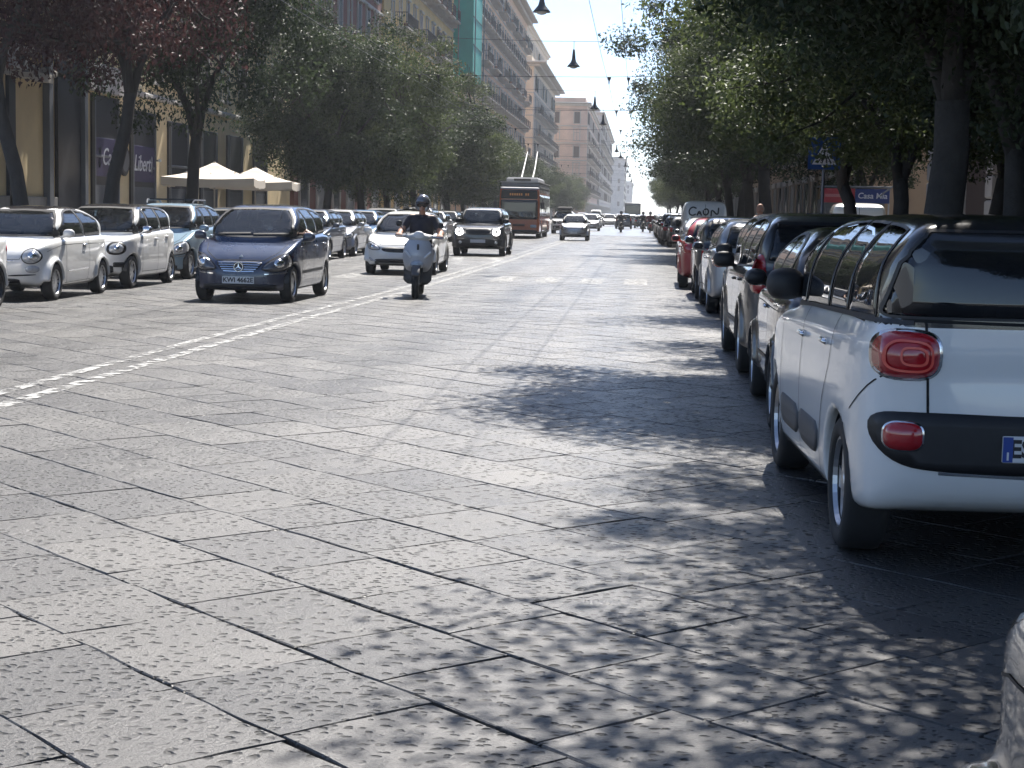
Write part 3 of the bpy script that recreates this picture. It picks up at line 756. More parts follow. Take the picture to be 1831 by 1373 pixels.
# ---- boxy upright off-roader
S_BOXY = dict(hw=.90, H=1.68, belt=(-1.8, 1.14, 1.0, 1.10), gbw=.81, grw=.655, tail=.8, nose=.75, k1=.05, k2=.05,
    body=[(-1.75, .30), (-2.0, .36), (-2.09, .5), (-2.1, .8), (-2.06, 1.08), (-1.9, 1.15), (-.8, 1.14), (.6, 1.11), (1.0, 1.10), (1.6, 1.05), (1.95, .98), (2.06, .85), (2.09, .55), (2.05, .36), (1.8, .26), (.8, .22), (-.8, .22)],
    green=[(-2.05, .95), (-2.02, 1.2), (-1.92, 1.5), (-1.78, 1.65), (-.8, 1.695), (.1, 1.69), (.38, 1.62), (.72, 1.34), (1.0, 1.1), (1.0, .95)],
    wheels=(1.30, -1.27, .345), tw=.215, gap=.06, flare=.025, sill=.25,
    winx=[(.0, .75), (-.80, -.06), (-1.72, -.86)], wscreen=(1.16, .70, 1.59, .60), rscreen=(1.2, .66, 1.56, .60),
    mirror=(.62, 1.18), msize=(.075, .115, .09), mirrorpaint='black', handles=[(-.15, .98), (-.95, 1.0)], rimstyle='dark', plates=[(1, .52, .52), (-1, .8, .52)],
    patches=[('grille', 'end', 1, rr(0, .84, .92, .22), 'black', False, .005, 0),
             ('lamp_bowl', 'end', 1, ell(.64, .845, .135, .135, 24), 'black', True, .006, .02),
             ('fog_lamp', 'end', 1, ell(.62, .47, .06, .05), 'lamp', True, .006, .01),
             ('bumper_panel', 'end', 1, rr(0, .46, 1.6, .3), 'black', False, .003, 0),
             ('tail_lamp', 'end', -1, rr(.70, .95, .22, .28), 'red', True, .006, .02)],
    lines=[('door_gap', 'side', 1, [(.72, 1.1), (.72, .3)], 'seam', .009, True), ('door_gap', 'side', 1, [(-.2, 1.12), (-.2, .3)], 'seam', .009, True),
           ('door_gap', 'side', 1, [(-1.1, 1.14), (-1.02, .75), (-.86, .5), (-.84, .3)], 'seam', .009, True),
           ('bonnet_gap', 'end', 1, [(-.78, 1.0), (0, .985), (.78, 1.0)], 'seam', .01, False)])
car_type('boxy', S_BOXY, 0.034)

# ---- long-roofed estate / people carrier
S_WAGON = dict(hw=.88, H=1.60, belt=(-1.9, 1.05, 1.0, .98), gbw=.79, grw=.61, tail=.9, nose=1.2,
    body=[(-1.8, .26), (-2.05, .34), (-2.13, .5), (-2.14, .75), (-2.08, .98), (-1.95, 1.06), (-.8, 1.06), (.6, 1.0), (1.05, .985), (1.6, .88), (1.98, .72), (2.13, .52), (2.1, .34), (1.95, .22), (.8, .18), (-.8, .18)],
    green=[(-2.08, .9), (-2.03, 1.15), (-1.90, 1.42), (-1.72, 1.56), (-.8, 1.62), (.1, 1.61), (.5, 1.5), (.9, 1.24), (1.25, .98), (1.25, .85)],
    wheels=(1.35, -1.33, .33), tw=.205, gap=.045, flare=.008,
    winx=[(.06, .95), (-.82, .0), (-1.72, -.88)], wscreen=(1.04, .70, 1.52, .57), rscreen=(1.12, .66, 1.49, .57),
    mirror=(.80, 1.04), msize=(.075, .12, .09), mirrorpaint='black', handles=[(-.15, .9), (-1.0, .92)], rimstyle='five', plates=[(1, .45, .52), (-1, .78, .52)],
    patches=[('headlamp', 'end', 1, chaikin([(.45, .62), (.55, .70), (.74, .79), (.82, .72), (.74, .62), (.58, .59)], 2), 'lamp', True, .004, .02),
             ('grille', 'end', 1, rr(0, .62, .8, .14), 'black', False, .004, 0), ('lower_intake', 'end', 1, rr(0, .34, 1.2, .14), 'black', False, .004, 0),
             ('tail_lamp', 'end', -1, chaikin([(.68, .82), (.66, 1.0), (.68, 1.2), (.76, 1.18), (.81, 1.0), (.81, .82)], 2), 'red', True, .004, .012)],
    lines=[('door_gap', 'side', 1, [(.82, 1.0), (.84, .6), (.8, .24)], 'seam', .009, True), ('door_gap', 'side', 1, [(-.1, 1.02), (-.1, .24)], 'seam', .009, True),
           ('door_gap', 'side', 1, [(-1.1, 1.05), (-1.05, .75), (-.9, .5), (-.86, .24)], 'seam', .009, True),
           ('side_strip', 'side', 1, [(.8, .46), (-.86, .48)], 'greyp', .05, True)])
car_type('wagon', S_WAGON, 0.034)

# ---- van with tall rounded rear body
S_VAN = dict(hw=.86, H=2.08, belt=(-1.9, 1.20, 1.0, 1.12), gbw=.84, grw=.70, tail=.5, nose=1.1,
    body=[(-1.85, .28), (-2.05, .34), (-2.1, .5), (-2.1, .9), (-2.08, 1.2), (-1.9, 1.3), (-.8, 1.25), (.6, 1.15), (1.1, 1.1), (1.6, 1.0), (1.95, .82), (2.08, .6), (2.05, .36), (1.9, .24), (.8, .2), (-.8, .2)],
    green=[(-2.09, .9), (-2.09, 1.5), (-2.05, 1.85), (-1.9, 2.04), (-1.0, 2.12), (.2, 2.1), (.6, 1.98), (1.0, 1.6), (1.35, 1.1), (1.35, .95)],
    wheels=(1.3, -1.3, .32), tw=.2, gap=.05, see=False, winframe=True,
    winx=[(.25, 1.05)], wscreen=(1.22, .72, 1.88, .62), rscreen=(1.35, .60, 1.42, .59),
    mirror=(.95, 1.22), msize=(.075, .11, .13), mirrorpaint='black', handles=[(.1, 1.0)], rimstyle='steel', plates=[(1, .45, .52), (-1, .6, .52)],
    patches=[('headlamp', 'end', 1, rr(.64, .78, .2, .2), 'lamp', True, .004, .02), ('grille', 'end', 1, rr(0, .72, .7, .12), 'black', False, .004, 0),
             ('lower_intake', 'end', 1, rr(0, .38, 1.2, .18), 'black', False, .004, 0), ('tail_lamp', 'end', -1, rr(.74, .95, .12, .42), 'red', True, .004, .01)],
    lines=[('door_gap', 'end', -1, [(0, 1.95), (0, .4)], 'seam', .012, False), ('door_gap', 'side', 1, [(.15, 1.9), (.15, .3)], 'seam', .01, True), ('door_gap', 'side', 1, [(1.0, 1.15), (1.0, .3)], 'seam', .01, True)])
car_type('van', S_VAN, 0.04)
print('car types', round(time.time() - T0, 1))

# ------------------------------------------------------------------ ground, road, pavements
def stone_mat(name, per_object, far=False):
    m = bpy.data.materials.new(name); m.use_nodes = True
    t = m.node_tree; L = t.links; p = t.nodes['Principled BSDF']; N = t.nodes.new
    ge = N('ShaderNodeNewGeometry')
    if per_object:
        oi = N('ShaderNodeObjectInfo'); rnd = oi.outputs['Random']
    else:
        at = N('ShaderNodeAttribute'); at.attribute_name = 'rnd'; rnd = at.outputs['Fac']
    # each slab has its own stretch of stone: shift the pattern by the slab's random number
    sc = N('ShaderNodeMath'); sc.operation = 'MULTIPLY'; sc.inputs[1].default_value = 57.0; L.new(rnd, sc.inputs[0])
    ad = N('ShaderNodeVectorMath'); ad.operation = 'ADD'; L.new(ge.outputs['Position'], ad.inputs[0]); L.new(sc.outputs[0], ad.inputs[1])
    mp = N('ShaderNodeMapping'); mp.inputs['Scale'].default_value = (1.0, 1.25, 1.0); mp.inputs['Rotation'].default_value = (0, 0, R(12)); L.new(ad.outputs[0], mp.inputs[0])
    nz = N('ShaderNodeTexNoise'); nz.inputs['Scale'].default_value = 5; nz.inputs['Detail'].default_value = 6; L.new(ad.outputs[0], nz.inputs['Vector'])
    # warped chisel pits
    wn = N('ShaderNodeTexNoise'); wn.inputs['Scale'].default_value = 14; L.new(ad.outputs[0], wn.inputs['Vector'])
    ws = N('ShaderNodeVectorMath'); ws.operation = 'SCALE'; ws.inputs['Scale'].default_value = .06; L.new(wn.outputs['Color'], ws.inputs[0])
    wa = N('ShaderNodeVectorMath'); wa.operation = 'ADD'; L.new(mp.outputs[0], wa.inputs[0]); L.new(ws.outputs[0], wa.inputs[1])
    vo = N('ShaderNodeTexVoronoi'); vo.inputs['Randomness'].default_value = .85; L.new(wa.outputs[0], vo.inputs['Vector'])
    vs = N('ShaderNodeMapRange'); vs.inputs[3].default_value = 14; vs.inputs[4].default_value = 25
    fr_ = N('ShaderNodeMath'); fr_.operation = 'FRACT'; L.new(sc.outputs[0], fr_.inputs[0]); L.new(fr_.outputs[0], vs.inputs[0]); L.new(vs.outputs[0], vo.inputs['Scale'])
    pit = N('ShaderNodeMapRange'); pit.interpolation_type = 'SMOOTHSTEP'; pit.inputs[1].default_value = .14; pit.inputs[2].default_value = .38; pit.inputs[3].default_value = 0; pit.inputs[4].default_value = 1
    L.new(vo.outputs['Distance'], pit.inputs[0])
    # some pits are worn away
    wear = N('ShaderNodeMapRange'); wear.inputs[1].default_value = .30; wear.inputs[2].default_value = .50; wear.inputs[3].default_value = .25; wear.inputs[4].default_value = 1
    L.new(nz.outputs['Fac'], wear.inputs[0])
    inv = N('ShaderNodeMath'); inv.operation = 'SUBTRACT'; inv.inputs[0].default_value = 1; L.new(pit.outputs[0], inv.inputs[1])
    deep = N('ShaderNodeMath'); deep.operation = 'MULTIPLY'; L.new(inv.outputs[0], deep.inputs[0]); L.new(wear.outputs[0], deep.inputs[1])
    hgt = N('ShaderNodeMath'); hgt.operation = 'MULTIPLY_ADD'; hgt.inputs[1].default_value = -1.0
    L.new(deep.outputs[0], hgt.inputs[0])
    fine = N('ShaderNodeTexNoise'); fine.inputs['Scale'].default_value = 60; fine.inputs['Detail'].default_value = 5; fine.inputs['Roughness'].default_value = .7; L.new(ad.outputs[0], fine.inputs['Vector'])
    fm = N('ShaderNodeMath'); fm.operation = 'MULTIPLY'; fm.inputs[1].default_value = .55; L.new(fine.outputs['Fac'], fm.inputs[0]); L.new(fm.outputs[0], hgt.inputs[2])
    bp = N('ShaderNodeBump'); bp.inputs['Strength'].default_value = 1.0; bp.inputs['Distance'].default_value = .0115
    L.new(hgt.outputs[0], bp.inputs['Height']); L.new(bp.outputs['Normal'], p.inputs['Normal'])
    # colour: grey lava stone, slab to slab difference, large stains, dirt in the pits
    c0 = N('ShaderNodeMix'); c0.data_type = 'RGBA'; c0.inputs[6].default_value = (.030, .030, .032, 1); c0.inputs[7].default_value = (.090, .086, .081, 1); L.new(rnd, c0.inputs[0])
    big = N('ShaderNodeTexNoise'); big.inputs['Scale'].default_value = .35; big.inputs['Detail'].default_value = 5; L.new(ge.outputs['Position'], big.inputs['Vector'])
    br = N('ShaderNodeMapRange'); br.inputs[1].default_value = .3; br.inputs[2].default_value = .7; br.inputs[3].default_value = .65; br.inputs[4].default_value = 1.25; L.new(big.outputs['Fac'], br.inputs[0])
    nr = N('ShaderNodeMapRange'); nr.inputs[1].default_value = .3; nr.inputs[2].default_value = .7; nr.inputs[3].default_value = .8; nr.inputs[4].default_value = 1.2; L.new(fine.outputs['Fac'], nr.inputs[0])
    mm = N('ShaderNodeMath'); mm.operation = 'MULTIPLY'; L.new(br.outputs[0], mm.inputs[0]); L.new(nr.outputs[0], mm.inputs[1])
    dk = N('ShaderNodeMath'); dk.operation = 'MULTIPLY_ADD'; dk.inputs[1].default_value = -.95; dk.inputs[2].default_value = 1; L.new(deep.outputs[0], dk.inputs[0])
    m2 = N('ShaderNodeMath'); m2.operation = 'MULTIPLY'; L.new(mm.outputs[0], m2.inputs[0]); L.new(dk.outputs[0], m2.inputs[1])
    cv = N('ShaderNodeVectorMath'); cv.operation = 'SCALE'; L.new(c0.outputs[2], cv.inputs[0]); L.new(m2.outputs[0], cv.inputs['Scale'])
    L.new(cv.outputs[0], p.inputs['Base Color'])
    ro = N('ShaderNodeMapRange'); ro.inputs[1].default_value = .3; ro.inputs[2].default_value = .7; ro.inputs[3].default_value = .27; ro.inputs[4].default_value = .52
    tk = N('ShaderNodeMapping'); tk.inputs['Scale'].default_value = (1.1, .035, 1); L.new(ge.outputs['Position'], tk.inputs[0])
    tn = N('ShaderNodeTexNoise'); tn.inputs['Scale'].default_value = 1.0; tn.inputs['Detail'].default_value = 3; L.new(tk.outputs[0], tn.inputs['Vector'])
    tm = N('ShaderNodeMath'); tm.operation = 'MULTIPLY_ADD'; tm.inputs[1].default_value = .5; L.new(tn.outputs['Fac'], tm.inputs[0])
    th = N('ShaderNodeMath'); th.operation = 'MULTIPLY'; th.inputs[1].default_value = .5; L.new(nz.outputs['Fac'], th.inputs[0]); L.new(th.outputs[0], tm.inputs[2])
    L.new(tm.outputs[0], ro.inputs[0])
    r3 = N('ShaderNodeMath'); r3.operation = 'MULTIPLY_ADD'; r3.inputs[1].default_value = .3; L.new(deep.outputs[0], r3.inputs[0]); L.new(ro.outputs[0], r3.inputs[2])
    L.new(r3.outputs[0], p.inputs['Roughness']); p.inputs['Specular IOR Level'].default_value = .62
    return m
M_SLAB = stone_mat('lava_stone_slab', True); M_SLABS = stone_mat('lava_stone_paving', False)
M_DIRT = mat('joint_dirt', (.016, .015, .014), .95, noise=.4, nscale=9, bump=.4)
M_FARROAD = mat('distant_stone_paving', (.10, .10, .102), .30, spec=1.0, noise=.25, nscale=.8, bump=.5, bscale=9)
M_PAVE = mat('pavement_stone', (.16, .155, .15), .7, noise=.3, nscale=2.5, bump=.4, bscale=25)
M_KERB = mat('kerb_stone', (.22, .215, .21), .65, noise=.25, nscale=5, bump=.3)
XL, XR = -11.25, 2.85      # kerb lines

g = MB().box((0, 900, -.35), (1300, 2100, .3)).obj('ground', mat('city_ground', (.13, .125, .12), .9, noise=.2, nscale=.1)); tag(g, kind='structure')
# road bed
rb = MB().box((-4.2, 500, -.1), (15.6, 1260, .15)).obj('road', M_DIRT); tag(rb, kind='structure')
fr = MB().box(((XL + XR) / 2, 605, -.03), (XR - XL, 970, .066)).obj('far_paving', M_FARROAD, rb); tag(fr, 'stone paving too far off to tell its slabs apart', kind='stuff')

# diagonal slabs
SD = Vector((math.cos(R(-46)), math.sin(R(-46)))); SN = Vector((-SD.y, SD.x))
cells = []
rw = .57
for r_ in range(-60, 260):
    off = r_ * rw
    # rows run along SD; cover the strip with slabs of uneven length
    s = -190 + random.random()
    while s < 190:
        ln = random.choice((.52, .60, .66, .66, .72, .80))
        cx, cyy = SD.x * (s + ln / 2) + SN.x * off, SD.y * (s + ln / 2) + SN.y * off
        if XL + .25 < cx < XR - .25 and 2.2 < cyy < 120: cells.append((cx, cyy, ln))
        s += ln
def slab_geo(ln, wd, rg):
    """one slab: uneven outline, worn edges; top at z=0"""
    g2 = .002 + rg.random() * .005
    hx, hy = ln / 2 - g2, wd / 2 - g2
    out = []
    for (ax, ay, bx, by) in ((-hx, -hy, hx, -hy), (hx, -hy, hx, hy), (hx, hy, -hx, hy), (-hx, hy, -hx, -hy)):
        for k in (0, .33, .67):
            j = .0055
            out.append((ax + (bx - ax) * k + rg.normal() * j, ay + (by - ay) * k + rg.normal() * j))
    n = len(out); v = []
    for (x, y) in out:
        q = rg.uniform(.975, .993); v.append((x * (1 - (1 - q) * .6), y * q, 0))
    for (x, y) in out: v.append((x * .997, y * .996, -.0035 - abs(rg.normal()) * .0025))
    for (x, y) in out: v.append((x, y, -.045))
    f = [list(range(n))]
    for i in range(n):
        j = (i + 1) % n; f += [[n + i, n + j, j, i], [2 * n + i, 2 * n + j, n + j, n + i]]
    return v, f
ROT = math.atan2(SD.y, SD.x)
def visible(c):      # within the camera's view of the near road and not under a parked car
    x, y, _ = c
    px = 1143 + x / y * 3000; py = 383 + 1.55 / y * 3000
    return -60 < px < 1850 and py < 1420 and not (.9 < x < 2.8 and y > 6.6)
vis = [c for c in cells if visible(c)]
vis.sort(key=lambda c: c[1] ** 2 + .3 * c[0] ** 2)
near = vis[:300]; nearset = set(near)
var = []
for i in range(8):
    v, f = slab_geo(1.0, rw, RNG); var.append((v, f, mesh_from('paving_slab', v, f)))
    var[-1][2].polygons.foreach_set('use_smooth', [False] * len(f))
for i, (x, y, ln) in enumerate(near):
    o = link('paving_slab', var[i % 8][2], M_SLAB, rb, loc=(x, y, random.uniform(-.0012, .0008)), rot=(random.gauss(0, .0018), random.gauss(0, .0018), ROT + random.choice((0, math.pi))), scale=(ln, 1, 1))
V, Fc, rn = [], [], []
for c in cells:
    if c in nearset: continue
    x, y, ln = c; v, f, _ = var[random.randrange(8)]
    ca, sa = math.cos(ROT), math.sin(ROT); b = len(V); dz = random.uniform(-.0012, .0008); tx, ty = random.gauss(0, .002), random.gauss(0, .002); q = random.random()
    V += [(x + p[0] * ln * ca - p[1] * sa, y + p[0] * ln * sa + p[1] * ca, p[2] + dz + p[0] * tx + p[1] * ty) for p in v]
    Fc += [[b + i for i in k] for k in f]; rn += [q] * len(f)
me = mesh_from('paving', V, Fc); at = me.attributes.new('rnd', 'FLOAT', 'FACE'); at.data.foreach_set('value', np.array(rn, dtype=np.float32))
pv = link('paving', me, M_SLABS, rb); tag(pv, 'diagonal rows of grey lava stone slabs farther down the road', kind='stuff')
print('slabs', len(cells), round(time.time() - T0, 1))
# worn road paint
def worn_paint(name, wear):
    m = bpy.data.materials.new(name); m.use_nodes = True
    t = m.node_tree; L = t.links; p = t.nodes['Principled BSDF']; N = t.nodes.new
    ge = N('ShaderNodeNewGeometry'); n = N('ShaderNodeTexNoise'); n.inputs['Scale'].default_value = 7; n.inputs['Detail'].default_value = 8; n.inputs['Roughness'].default_value = .7
    L.new(ge.outputs['Position'], n.inputs['Vector'])
    mr = N('ShaderNodeMapRange'); mr.inputs[1].default_value = wear - .05; mr.inputs[2].default_value = wear + .05; L.new(n.outputs['Fac'], mr.inputs[0])
    tr = N('ShaderNodeBsdfTransparent'); mx = N('ShaderNodeMixShader'); L.new(mr.outputs[0], mx.inputs[0]); L.new(tr.outputs[0], mx.inputs[1]); L.new(p.outputs[0], mx.inputs[2])
    L.new(mx.outputs[0], t.nodes['Material Output'].inputs['Surface'])
    p.inputs['Base Color'].default_value = (.36, .36, .35, 1); p.inputs['Roughness'].default_value = .6
    MATS[name] = m; return m
def strip(name, pts, wd, m, z=.0065):
    v, f = [], []
    for i, (x, y) in enumerate(pts):
        v += [(x - wd / 2, y, z), (x + wd / 2, y, z)]
        if i: f.append([2 * i - 2, 2 * i - 1, 2 * i + 1, 2 * i])
    return link(name, mesh_from(name, v, f), m, rb)
PL = worn_paint('worn_line_paint', .515); PZ = worn_paint('worn_zebra_paint', .52)
strip('centre_line', [(-4.82, 8), (-4.78, 13), (-4.70, 18), (-4.58, 24), (-4.33, 31), (-4.05, 51), (-3.9, 120), (-3.8, 300)], .15, PL)
strip('centre_line', [(-5.16, 8), (-5.12, 13), (-5.04, 18), (-4.92, 24), (-4.67, 31), (-4.39, 51), (-4.24, 120), (-4.14, 300)], .13, PL)
for i, x in enumerate((-8.6, -7.6, -6.6, -3.05, -2.05, -1.05, -.05)): strip('zebra_stripe', [(x, 37.0), (x + .02, 40.1)], .52, PZ)
# pavements and kerbs
for nm, x0, x1, kx in (('left_pavement', -30, XL - .16, XL - .08), ('right_pavement', XR + .16, 40, XR + .08)):
    o = MB().box(((x0 + x1) / 2, 500, .0), (x1 - x0, 1260, .22)).obj(nm, M_PAVE); tag(o, kind='structure')
    k0 = -20.0
    kb = bpy.data.objects.new('kerb', MB().box((kx, 500, -.03), (.15, 1260, .2)).mesh('kerb')); COL.objects.link(kb); kb.data.materials[0] = M_KERB; kb.parent = o
    # kerb stones and pavement flags on the near stretch
    km = MB().box((0, 0, .055), (.158, .985, .14), bev=.012).mesh('kerb_stone')
    for i in range(40 if x0 < 0 else 26): link('kerb_stone', km, M_KERB, o, loc=(kx, (24 if x0 < 0 else 6) + i, random.uniform(-.006, .006)))

# ------------------------------------------------------------------ trees
def leaf_mat(name, a, b, tr=.35):
    m = bpy.data.materials.new(name); m.use_nodes = True
    t = m.node_tree; L = t.links; N = t.nodes.new; p = t.nodes['Principled BSDF']
    at = N('ShaderNodeAttribute'); at.attribute_name = 'rnd'
    mx = N('ShaderNodeMix'); mx.data_type = 'RGBA'; mx.inputs[6].default_value = (*a, 1); mx.inputs[7].default_value = (*b, 1); L.new(at.outputs['Fac'], mx.inputs[0])
    L.new(mx.outputs[2], p.inputs['Base Color']); p.inputs['Roughness'].default_value = .55; p.inputs['Specular IOR Level'].default_value = .28
    tl = N('ShaderNodeBsdfTranslucent'); L.new(mx.outputs[2], tl.inputs['Color'])
    ms = N('ShaderNodeMixShader'); ms.inputs[0].default_value = tr; L.new(p.outputs[0], ms.inputs[1]); L.new(tl.outputs[0], ms.inputs[2])
    L.new(ms.outputs[0], t.nodes['Material Output'].inputs['Surface'])
    MATS[name] = m; return m
M_LEAF = leaf_mat('oak_leaf', (.016, .027, .016), (.066, .092, .040), .34)
M_LEAF2 = leaf_mat('oak_leaf_fresh', (.028, .045, .018), (.12, .15, .055), .38)
M_LEAFR = leaf_mat('copper_leaf', (.040, .017, .018), (.085, .038, .035), .3)
M_BARK = mat('bark', (.045, .04, .036), .9, noise=.4, nscale=5, bump=.9, bscale=18)
def crown_mesh(name, rx, rz_, nclump, per, leaf, seed, hollow=.35, big=1.0):
    """leaf-sized faces in clumps that fill an uneven crown; centre of the crown at z=0"""
    rg = np.random.default_rng(seed)
    d = rg.normal(size=(nclump, 3)); d /= np.linalg.norm(d, axis=1)[:, None]
    lob = 1 + .20 * np.sin(d[:, 0] * 3.1 + seed) * np.cos(d[:, 1] * 2.7 + seed * 2) + .14 * np.sin(d[:, 2] * 5 + seed * 3) + rg.normal(size=nclump) * .07
    rad = (hollow + (1 - hollow) * rg.random(nclump) ** .55) * lob
    c = d * rad[:, None] * np.array([rx, rx, rz_])
    c[:, 2] = np.where(c[:, 2] < -rz_ * .75, -rz_ * .75 + rg.normal(size=nclump) * .12 * rz_, c[:, 2])
    sz = rg.uniform(.45, .95, nclump) * (rx / 3.6) * big
    n = nclump * per
    ci = np.repeat(np.arange(nclump), per)
    u = rg.normal(size=(n, 3)); u /= np.linalg.norm(u, axis=1)[:, None]; u *= (rg.random(n) ** .45)[:, None]
    P = c[ci] + u * sz[ci][:, None] * np.array([1.25, 1.25, .75])
    # orientation: leaves lean outwards and up
    nrm = u * .8 + rg.normal(size=(n, 3)) * .75 + np.array([0, 0, .55]); nrm /= np.linalg.norm(nrm, axis=1)[:, None]
    t1 = np.cross(nrm, rg.normal(size=(n, 3))); t1 /= np.linalg.norm(t1, axis=1)[:, None]; t2 = np.cross(nrm, t1)
    L = leaf * rg.uniform(.6, 1.35, n); Wd = L * rg.uniform(.38, .6, n)
    A = P - t1 * L[:, None] * .5; B = P + t2 * Wd[:, None] * .5 + nrm * (L * .10)[:, None]; Cc = P + t1 * L[:, None] * .5; D = P - t2 * Wd[:, None] * .5 + nrm * (L * .10)[:, None]
    V = np.stack([A, B, Cc, D], 1).reshape(-1, 3)
    base = np.arange(n) * 4
    Fq = np.stack([base, base + 1, base + 2, base, base + 2, base + 3], 1).reshape(-1, 3)
    me = bpy.data.meshes.new(name); me.vertices.add(len(V)); me.vertices.foreach_set('co', V.astype(np.float32).ravel())
    me.loops.add(Fq.size); me.loops.foreach_set('vertex_index', Fq.astype(np.int32).ravel())
    me.polygons.add(len(Fq)); me.polygons.foreach_set('loop_start', np.arange(0, Fq.size, 3, dtype=np.int32))
    me.update(calc_edges=True)
    at = me.attributes.new('rnd', 'FLOAT', 'FACE'); at.data.foreach_set('value', np.repeat(np.clip(rg.random(n) * .6 + rg.random(nclump)[ci] * .4, 0, 1), 2).astype(np.float32))
    me.materials.append(None)
    return me, c
def trunk_mesh(name, h0, clumps, seed, r0=.2, lean=(0, 0), fork=.55, crown_z=0):
    """tapered trunk, forked limbs that reach into the crown, and twigs to some of the clumps; base at z=0"""
    rg = random.Random(seed); m = MB()
    fk = h0 * fork
    p = [(0, 0, -.1), (rg.gauss(0, .04), rg.gauss(0, .04), .4), (lean[0] * .35 + rg.gauss(0, .08), lean[1] * .35, fk * .5), (lean[0] * .7 + rg.gauss(0, .06), lean[1] * .7, fk * .8), (lean[0], lean[1], fk)]
    m.tube(p, [r0 * 1.5, r0 * 1.12, r0, r0 * .92, r0 * .9], 10)
    tops = []
    for k in range(rg.choice((3, 4))):
        a = k * 2.1 + rg.random() * .8; q = Vector((lean[0], lean[1], fk)); rr_ = r0 * rg.uniform(.5, .72); pts = [q.copy() - Vector((0, 0, .12))]; rads = [rr_ * 1.15]
        for s in range(5):
            q = q + Vector((math.cos(a) * (.26 + .12 * s), math.sin(a) * (.26 + .12 * s), (h0 + 2.2 - fk) / 6 * rg.uniform(.85, 1.15))); a += rg.gauss(0, .35)
            pts.append(q.copy()); rads.append(rr_ * (1 - .15 * (s + 1)))
            tops.append(q.copy())
        m.tube(pts, rads, 7)
    for c in clumps[::4]:
        t = Vector(c) + Vector((0, 0, crown_z)); b = min(tops, key=lambda w_: (w_ - t).length)
        mid = (b + t) / 2 + Vector((rg.gauss(0, .15), rg.gauss(0, .15), -.15)); m.tube([b, mid, t], [.045, .03, .012], 5, cap=False)
    return m.mesh(name, True)
CROWNS = []
for i, (rx, rz_, nc, per, lf) in enumerate(((3.7, 3.5, 150, 420, .13), (3.5, 3.9, 160, 400, .13), (4.0, 3.4, 165, 400, .13), (3.6, 3.6, 140, 380, .14))):
    me, c = crown_mesh('crown', rx, rz_, nc, per, lf, 21 + i * 5); cz = 6.3
    CROWNS.append((me, [trunk_mesh('trunk', 4.2, c, 40 + i, .19, ((.35, .1), (-.3, .2), (.15, -.3), (-.1, .1))[i], .62, cz)], cz, rx))
# sparse, hanging copper crown for the first two trees of the left row
me, c = crown_mesh('crown', 3.5, 3.3, 260, 150, .13, 77); CROWNS.append((me, [trunk_mesh('trunk', 4.2, c, 60, .2, (.75, .1), .78, 6.6)], 6.6, 3.5))
me, c = crown_mesh('crown', 4.2, 2.9, 130, 1250, .115, 91, .4, 1.3); CROWNS.append((me, [trunk_mesh('trunk', 4.6, c, 61, .24, (-.2, .1), .7, 6.4)], 6.4, 4.2))
def tree(x, y, k, label, sc=1.0, rz=0.0, leaf=None, group=None, zs=1.0, dz=0.0):
    me, tr, c0, rx = CROWNS[k]
    t = empty('street_tree', (x, y, .1), rz, label, 'tree', group); t.scale = (sc, sc, sc * zs)
    link('trunk', tr[0], M_BARK, t); link('crown', me, leaf or M_LEAF, t, loc=(0, 0, c0 + dz))
    return t
print('trees', round(time.time() - T0, 1))
LG = 'trees along the left pavement'; RG_ = 'trees along the right pavement'
LT = [(-13.6, 36.6, 4, .82, 200, M_LEAFR, 'copper-leaved tree whose slanting trunk stands left of the tall dark doorway'),
      (-13.6, 42.2, 4, .84, 0, M_LEAFR, 'copper-leaved tree with forked trunk in front of the café windows'),
      (-13.6, 50.0, 0, 1.0, 40, M_LEAF, 'dark green tree whose trunk stands before the beige parasols'),
      (-13.3, 71.0, 1, .95, 200, M_LEAF, 'green tree beside the reddish shopfront'),
      (-12.7, 77, 2, .98, 300, M_LEAF2, 'bright-topped tall tree in front of the ochre balconies'),
      (-12.6, 84, 3, .92, 80, M_LEAF, None), (-12.5, 95, 0, 1.05, 150, M_LEAF, None), (-12.3, 108, 1, 1.16, 10, M_LEAF2, 'broad tree rising beneath the green scaffold netting'),
      (-12.5, 121, 2, .95, 250, M_LEAF, None), (-12.5, 135, 3, .9, 330, M_LEAF, None), (-12.4, 150, 0, .85, 60, M_LEAF, None), (-12.5, 166, 1, .82, 140, M_LEAF2, None),
      (-12.4, 184, 2, .85, 20, M_LEAF, None), (-12.5, 204, 3, .85, 70, M_LEAF2, None), (-12.4, 226, 0, .85, 200, M_LEAF, None), (-12.4, 250, 1, .85, 290, M_LEAF, None), (-12.4, 278, 2, .9, 90, M_LEAF2, None), (-12.3, 310, 3, .95, 170, M_LEAF, None)]
for (x, y, k, sc, rz, lf, lb) in LT:
    tree(x, y, k, lb or 'leafy green street tree in the row hiding the far left facades', sc * (1 if y < 60 else .95), R(rz), lf, LG, 1.55 if y < 45 else (1.35 if y < 55 else (1.2 if y < 62 else (1.08 if y < 70 else (1.14 if y < 78 else .98)))), 0 if y < 60 else -.8)
